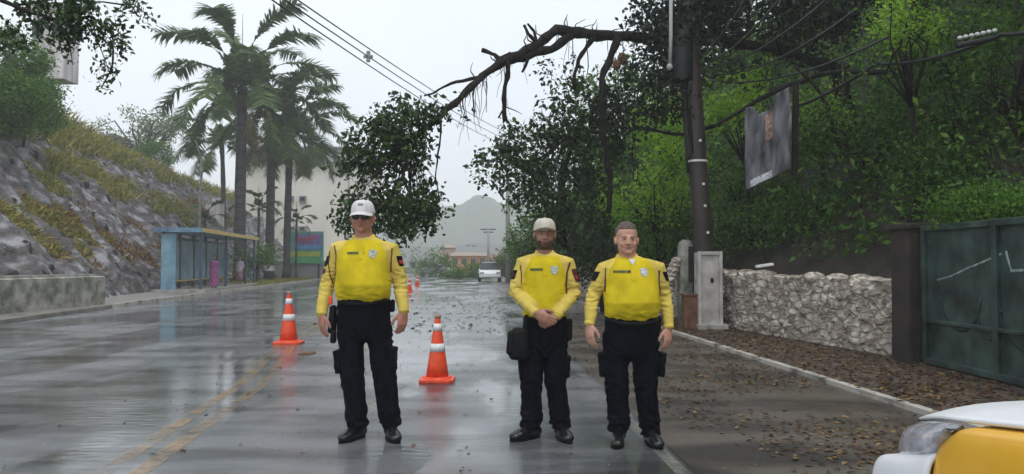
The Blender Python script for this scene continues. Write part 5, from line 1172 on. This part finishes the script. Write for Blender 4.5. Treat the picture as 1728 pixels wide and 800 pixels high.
    for s_, (c_, d_) in enumerate(P['pockets']): b.box(c_, d_, rot=Matrix.Rotation((-.08, .08)[s_], 3, 'Y'))
    tm = remesh(b, .008, 4)
    def fold2(c, n):
        q = .008*noise.noise(Vector((c.x*9, c.y*9, c.z*5)))+.005*noise.noise(Vector((c.x*14+c.z*8, c.y*10, c.z*11)))
        for s_ in (0, 1):
            kn = Vector(j['leg'][s_][1]); an = Vector(j['leg'][s_][2])
            if abs(c.x-kn.x) < .15: q += (.006*math.exp(-((c.z-kn.z)/.14)**2)+.012*math.exp(-((c.z-an.z)/.09)**2))*(1-3*abs(noise.noise(Vector((c.x*16+c.z*(9 if c.x > kn.x else -9), c.y*9+s_*5, c.z*15)))))
        cr = P['crotch']; q += .008*math.exp(-((c.z-cr)/.1)**2)*(1-3*abs(noise.noise(Vector((c.x*18, c.y*9, (c.z-abs(c.x-Hp[0][0])*1.2)*18)))))
        return q
    displace(tm, fold2)
    to = link('trousers', tm, M['trousers'], g, True)
    # belt
    mb = MB(); bx, by, bz_2, brx, bry = P['beltring']; n_ = 40; vs = []
    for i in range(n_):
        a = 2*math.pi*i/n_; c_, s2 = math.cos(a), math.sin(a); ex = 2/2.4; X = math.copysign(abs(c_)**ex, c_); Y_ = math.copysign(abs(s2)**ex, s2)
        dz = -P.get('belly_dip', .02)*max(0, -s2)**2
        for e, z in ((-.01, -.018), (.0, -.018), (.0, .016), (-.01, .016)): vs.append((bx+X*(brx+e), by+Y_*(bry+e), bz_2+z+dz))
    mb.add(vs, [(4*i+a, 4*i+(a+1) % 4, (4*i+4+(a+1) % 4) % (4*n_), (4*i+4+a) % (4*n_)) for i in range(n_) for a in range(4)]); mb.build('belt', M['black'], g, True)
    for nm, c_, d_, m in P.get('gear', []):
        mb = MB(); mb.box(c_, d_, rot=Matrix.Rotation(.05, 3, 'Y'), taper=.86); go_ = mb.build(nm, M[m], g, True, bevel=min(d_)*.4); go_.modifiers['bevel'].segments = 4
    # ---- boots
    for s_ in (0, 1):
        hp, kn, an = [Vector(v) for v in j['leg'][s_]]; fd = Vector((*P['feet'][s_], 0)).normalized(); sd3 = fd.cross(Vector((0, 0, 1))); b = MB(); A_ = Vector((an.x, an.y, 0))
        b.tube([A_-fd*.065+Vector((0, 0, .05)), A_-fd*.02+Vector((0, 0, .06)), A_+fd*.06+Vector((0, 0, .055)), A_+fd*.125+Vector((0, 0, .045)), A_+fd*.175+Vector((0, 0, .038))], [(.038, .045), (.042, .06), (.046, .055), (.052, .042), (.044, .03)], 18, ax=sd3, rnd=True)
        b.tube([A_+Vector((0, 0, .05)), A_-fd*.0+Vector((0, 0, .2))], [.053, .058], 18)
        bt = remesh(b, .006, 4)
        for v in bt.vertices: v.co.z = max(v.co.z, .016)
        bo = link('boot', bt, M['boot'], g, True)
        mb = MB(); pol = []
        for i in range(24):
            a = 2*math.pi*i/24; u_ = math.cos(a); w_ = math.sin(a)*(.052 if u_ > 0 else .042); c_ = A_+fd*(.06+u_*.152)+sd3*w_*(1-.25*abs(u_)**6); pol.append((c_.x, c_.y))
        mb.prism(pol, .002, .024); mb.build('sole', M['black'], bo)
    return g, body, bm_

Ym1 = 6.03
human('person', dict(loc=(-1.155, Ym1, 0), label='man in sunglasses and white cap with arms hanging, left of the small cone', group='men standing on the road',
  skin=M['skin1'], lips=M['lip'], hairm=M['hair'], hair=True, hair_t=.004, head=(-.012, -.015, 1.60, .255), neck=.067, fat=1.1, cap=M['cap'], cap_logo=M['greyband'], glasses=True, brim_drop=.028,
  arm_r=.062, hand_L=.2, hand_k=1.15,
  torso=[(0, -.02, 1.07, .192, .15), (0, -.035, 1.12, .207, .168), (0, -.045, 1.2, .214, .178), (0, -.035, 1.3, .212, .165), (0, -.02, 1.4, .215, .15), (0, -.005, 1.47, .215, .13), (0, .005, 1.53, .185, .105), (0, .01, 1.555, .115, .085), (-.002, .012, 1.575, .074, .068)],
  j=dict(arm=[((-.212, .01, 1.495), (-.292, .03, 1.22), (-.318, -.06, .965)), ((.208, .01, 1.495), (.272, .03, 1.23), (.318, -.05, .985))], leg=[((-.108, 0, .95), (-.083, -.01, .47), (-.048, .02, .14)), ((.1, 0, .95), (.165, -.01, .48), (.208, .02, .14))]),
  hands=[((.1, -.15, -1), (.7, .6, 0), (.5, -.85, 0), .5), ((-.12, -.15, -1), (-.6, .7, 0), (-.6, -.8, 0), .55)], feet=[(-.55, -1), (.45, -1)],
  leg_r=(.104, .088, .08), hips=[(.015, 0, .755, .06, .09), (.01, 0, .80, .135, .115), (0, 0, .83, .172, .125), (0, 0, .88, .197, .14), (0, -.005, .98, .204, .15), (0, -.012, 1.06, .202, .155), (0, -.02, 1.09, .2, .16)], crotch=.8,
  pockets=[((-.198, 0, .60), (.045, .15, .18)), ((.228, 0, .62), (.045, .15, .18))], belt=1.085, beltring=(0, -.018, 1.085, .2, .158), belly_dip=.03,
  panel=1.46, pw=.165, cxt=0, tag=(-.105, 1.44), redtag=True, badge=(.09, 1.435), collar=(-.004, .008, 1.562), collar_r=.072,
  stripes=[('maroon', [(-.225, 1.5), (-.202, 1.42), (-.2, 1.32), (-.21, 1.22)], .009), ('maroon', [(-.262, 1.46), (-.27, 1.36), (-.262, 1.27), (-.245, 1.21)], .008), ('maroon', [(.225, 1.48), (.218, 1.4), (.212, 1.3)], .009)],
  patches=[(0, 1.34, 1.42, .06, 'black', .003), (0, 1.28, 1.32, .05, 'maroon', .003), (1, 1.34, 1.42, .06, 'black', .003), (1, 1.36, 1.39, .035, 'red', .005)],
  gear=[('radio_pouch', (-.235, -.04, .93), (.06, .09, .22), 'black'), ('key_ring', (-.215, -.1, .8), (.05, .05, .1), 'black'), ('whistle_cord', (-.235, -.11, 1.08), (.03, .03, .07), 'orange'), ('flashlight', (.215, .04, 1.03), (.04, .06, .1), 'black')]))
human('person', dict(loc=(.255, Ym1, 0), label='man in beige cap with hands clasped at his belt and black hip bag', group='men standing on the road',
  skin=M['skin2'], lips=M['lip_d'], hairm=M['hair_b'], hair_t=.003, beard=True, beardm=M['stubble'], head=(.0, -.02, 1.475, .238), neck=.056, fat=.97, cap=M['cap_b'], brim_drop=.0, brim_z=.012,
  arm_r=.055, hand_L=.19, hand_k=1.1,
  torso=[(.0, -.01, .93, .165, .125), (0, -.015, 1.0, .17, .13), (0, -.015, 1.1, .173, .132), (0, -.005, 1.22, .178, .128), (0, 0, 1.31, .18, .12), (0, .005, 1.37, .178, .108), (0, .01, 1.42, .15, .088), (0, .012, 1.435, .1, .075), (0, .012, 1.452, .064, .06)],
  j=dict(arm=[((-.172, .01, 1.385), (-.232, -.01, 1.14), (-.075, -.2, .985)), ((.18, .01, 1.385), (.232, -.01, 1.13), (.085, -.185, .965))], leg=[((-.085, 0, .82), (-.105, -.01, .45), (-.105, .02, .13)), ((.085, 0, .82), (.085, -.01, .45), (.125, .02, .13))]),
  hands=[((.85, -.2, -.45), (-.1, 1, .1), (.45, 0, .9), .45), ((-.8, .0, -.5), (0, 1, 0), (-.4, 0, .9), .8)], feet=[(-.95, -.75), (.3, -1)],
  leg_r=(.095, .083, .078), hips=[(0, 0, .645, .045, .075), (0, 0, .685, .115, .1), (0, 0, .71, .148, .115), (0, 0, .76, .172, .13), (0, 0, .84, .178, .135), (0, -.005, .92, .17, .132), (0, -.01, .95, .166, .13)], crotch=.69,
  pockets=[((-.185, 0, .56), (.035, .13, .16)), ((.178, 0, .56), (.035, .13, .16))], belt=.945, beltring=(0, -.008, .94, .168, .134), belly_dip=.005,
  panel=1.33, pw=.14, cxt=0, tag=(-.115, 1.315), badge=(.07, 1.31), collar=(0, .008, 1.437), collar_r=.062,
  stripes=[('maroon', [(.195, 1.37), (.17, 1.29), (.162, 1.2), (.165, 1.13)], .014), ('maroon', [(-.19, 1.35), (-.182, 1.28), (-.182, 1.2)], .007)],
  patches=[(1, 1.22, 1.32, .065, 'maroon', .003), (1, 1.24, 1.27, .035, 'red', .005), (0, 1.24, 1.31, .055, 'black', .003), (0, 1.255, 1.285, .03, 'maroon', .005)],
  gear=[('hip_bag', (-.195, -.09, .745), (.17, .11, .25), 'black'), ('bag_flap', (-.262, -.1, .755), (.07, .09, .19), 'black'), ('bag_strap', (-.15, -.1, .9), (.03, .04, .14), 'black'), ('radio_pouch', (.19, -.02, .85), (.05, .08, .17), 'black')]))
human('person', dict(loc=(.905, 5.86, 0), label='bareheaded stout man with short brown hair in yellow shirt, arms hanging, rightmost of the three', group='men standing on the road',
  skin=M['skin3'], lips=M['lip'], hairm=M['hair_br'], hair_t=.005, hl=.182, head=(-.035, -.015, 1.425, .25), neck=.064, fat=1.05,
  arm_r=.057, hand_L=.19, hand_k=1.12,
  torso=[(0, -.02, .94, .192, .15), (0, -.035, .99, .204, .17), (0, -.045, 1.07, .212, .18), (0, -.03, 1.16, .206, .165), (0, -.015, 1.26, .205, .148), (0, 0, 1.33, .205, .128), (0, .005, 1.385, .175, .102), (-.01, .01, 1.40, .11, .083), (-.02, .012, 1.42, .072, .066)],
  j=dict(arm=[((-.205, .01, 1.345), (-.285, .03, 1.12), (-.325, -.05, .90)), ((.205, .01, 1.345), (.262, .03, 1.11), (.272, -.05, .875))], leg=[((-.115, 0, .82), (-.115, -.01, .44), (-.095, .02, .14)), ((.105, 0, .82), (.105, -.01, .44), (.138, .0, .12))]),
  hands=[((.05, -.2, -1), (.7, .6, 0), (.4, -.9, 0), .5), ((-.1, -.15, -1), (-.6, .7, 0), (-.6, -.8, 0), .5)], feet=[(-.25, -1), (.2, -1)],
  leg_r=(.105, .086, .077), hips=[(0, 0, .625, .06, .085), (0, 0, .665, .135, .11), (0, 0, .69, .168, .125), (0, 0, .74, .2, .14), (0, -.005, .84, .208, .15), (0, -.012, .93, .204, .155), (0, -.02, .96, .202, .158)], crotch=.66,
  pockets=[((-.225, 0, .60), (.04, .14, .18)), ((.222, 0, .6), (.04, .14, .18))], belt=.955, beltring=(0, -.018, .95, .203, .157), belly_dip=.035,
  panel=1.32, pw=.16, cxt=-.005, tag=(-.15, 1.30), badge=(.075, 1.295), collar=(-.03, .008, 1.408), collar_r=.068, undershirt=True,
  stripes=[('maroon', [(.205, 1.31), (.197, 1.22), (.2, 1.12)], .014), ('maroon', [(-.2, 1.33), (-.202, 1.2), (-.21, 1.12)], .008)],
  patches=[(1, 1.23, 1.3, .06, 'black', .003), (0, 1.23, 1.3, .06, 'black', .003)],
  gear=[('radio_pouch', (.205, .02, .9), (.045, .07, .12), 'black')]))

# two people waiting at the shelter
M['purple'] = mat('purple dress cloth', (.3, .07, .26), .8, var=.4, vscale=8, bump=.3, col2=(.42, .12, .3)); M['pinkish'] = mat('dull pink cloth', (.33, .17, .2), .8, bump=0); M['lilac'] = mat('pale lilac cloth', (.42, .38, .45), .8, bump=0)
def small(px, py, Y, label, hm, sk, dress):
    x = (px-864)/F*Y
    P = dict(loc=(x, Y, .15), label=label, skin=sk, lips=M['lip_d'], hairm=hm, hair_t=.02, head=(0, 0, 1.38, .22), neck=.045, arm_r=.045, vox=.012, simple=True,
      torso=[(0, 0, .85, .15, .11), (0, 0, 1.0, .14, .105), (0, 0, 1.15, .155, .11), (0, 0, 1.28, .165, .1), (0, .01, 1.34, .12, .07), (0, .01, 1.38, .055, .055)],
      j=dict(arm=[((-.16, .01, 1.27), (-.2, .03, 1.02), (-.2, -.06, .8)), ((.16, .01, 1.27), (.2, .03, 1.02), (.17, -.1, .84))], leg=[((-.08, 0, .8), (-.08, 0, .44), (-.08, .02, .1)), ((.08, 0, .8), (.08, 0, .44), (.08, .02, .1))]),
      hands=[((0, -.1, -1), (1, 0, 0), (0, -1, 0), .4), ((0, -.1, -1), (-1, 0, 0), (0, -1, 0), .4)], feet=[(-.1, -1), (.1, -1)], leg_r=(.085, .07, .06))
    g, body, bm_ = human('person', P); b = MB()
    if dress: b.rings([(0, 0, .16, .2, .16), (0, 0, .5, .19, .16), (0, 0, .85, .185, .145), (0, 0, 1.02, .16, .125), (0, 0, 1.2, .175, .13), (0, 0, 1.3, .17, .11), (0, .01, 1.36, .08, .07)], 24, ex=2.2)
    else: b.rings([(0, 0, .8, .18, .14), (0, 0, 1.02, .165, .125), (0, 0, 1.2, .18, .13), (0, 0, 1.3, .175, .11), (0, .01, 1.36, .08, .07)], 24, ex=2.2)
    for s_ in (0, 1):
        sh, el, wr = [Vector(v) for v in P['j']['arm'][s_]]; b.tube([sh.lerp(Vector((0, 0, 1.27)), .4), sh, el], [.06, .058, .052], 12, rnd=True)
    me = remesh(b, .012, 3); displace(me, lambda c, n: .012*noise.noise(Vector((c.x*16, c.y*16, c.z*4)))); link('dress' if dress else 'blouse', me, M['purple'] if dress else M['lilac'], g, True)
    if not dress:
        b = MB(); b.rings([(0, 0, .3, .19, .15), (0, 0, .6, .185, .15), (0, 0, .86, .165, .13)], 24, ex=2.2); b.build('skirt', M['pinkish'], g, True)
    if dress: b = MB(); b.ell((0, .03, 1.58), (.055, .05, .06)); b.ell((0, .045, 1.45), (.085, .06, .12)); b.build('hair_bun', M['hair_b'], g, True)
small(362, 487, 36.5, 'person in a long purple dress with black hair standing by the bus shelter', M['hair_b'], M['skin4'], True)
small(405, 475, 43, 'person in pale lilac top and pink skirt at the right end of the bus shelter', M['hair'], M['skin2'], False)
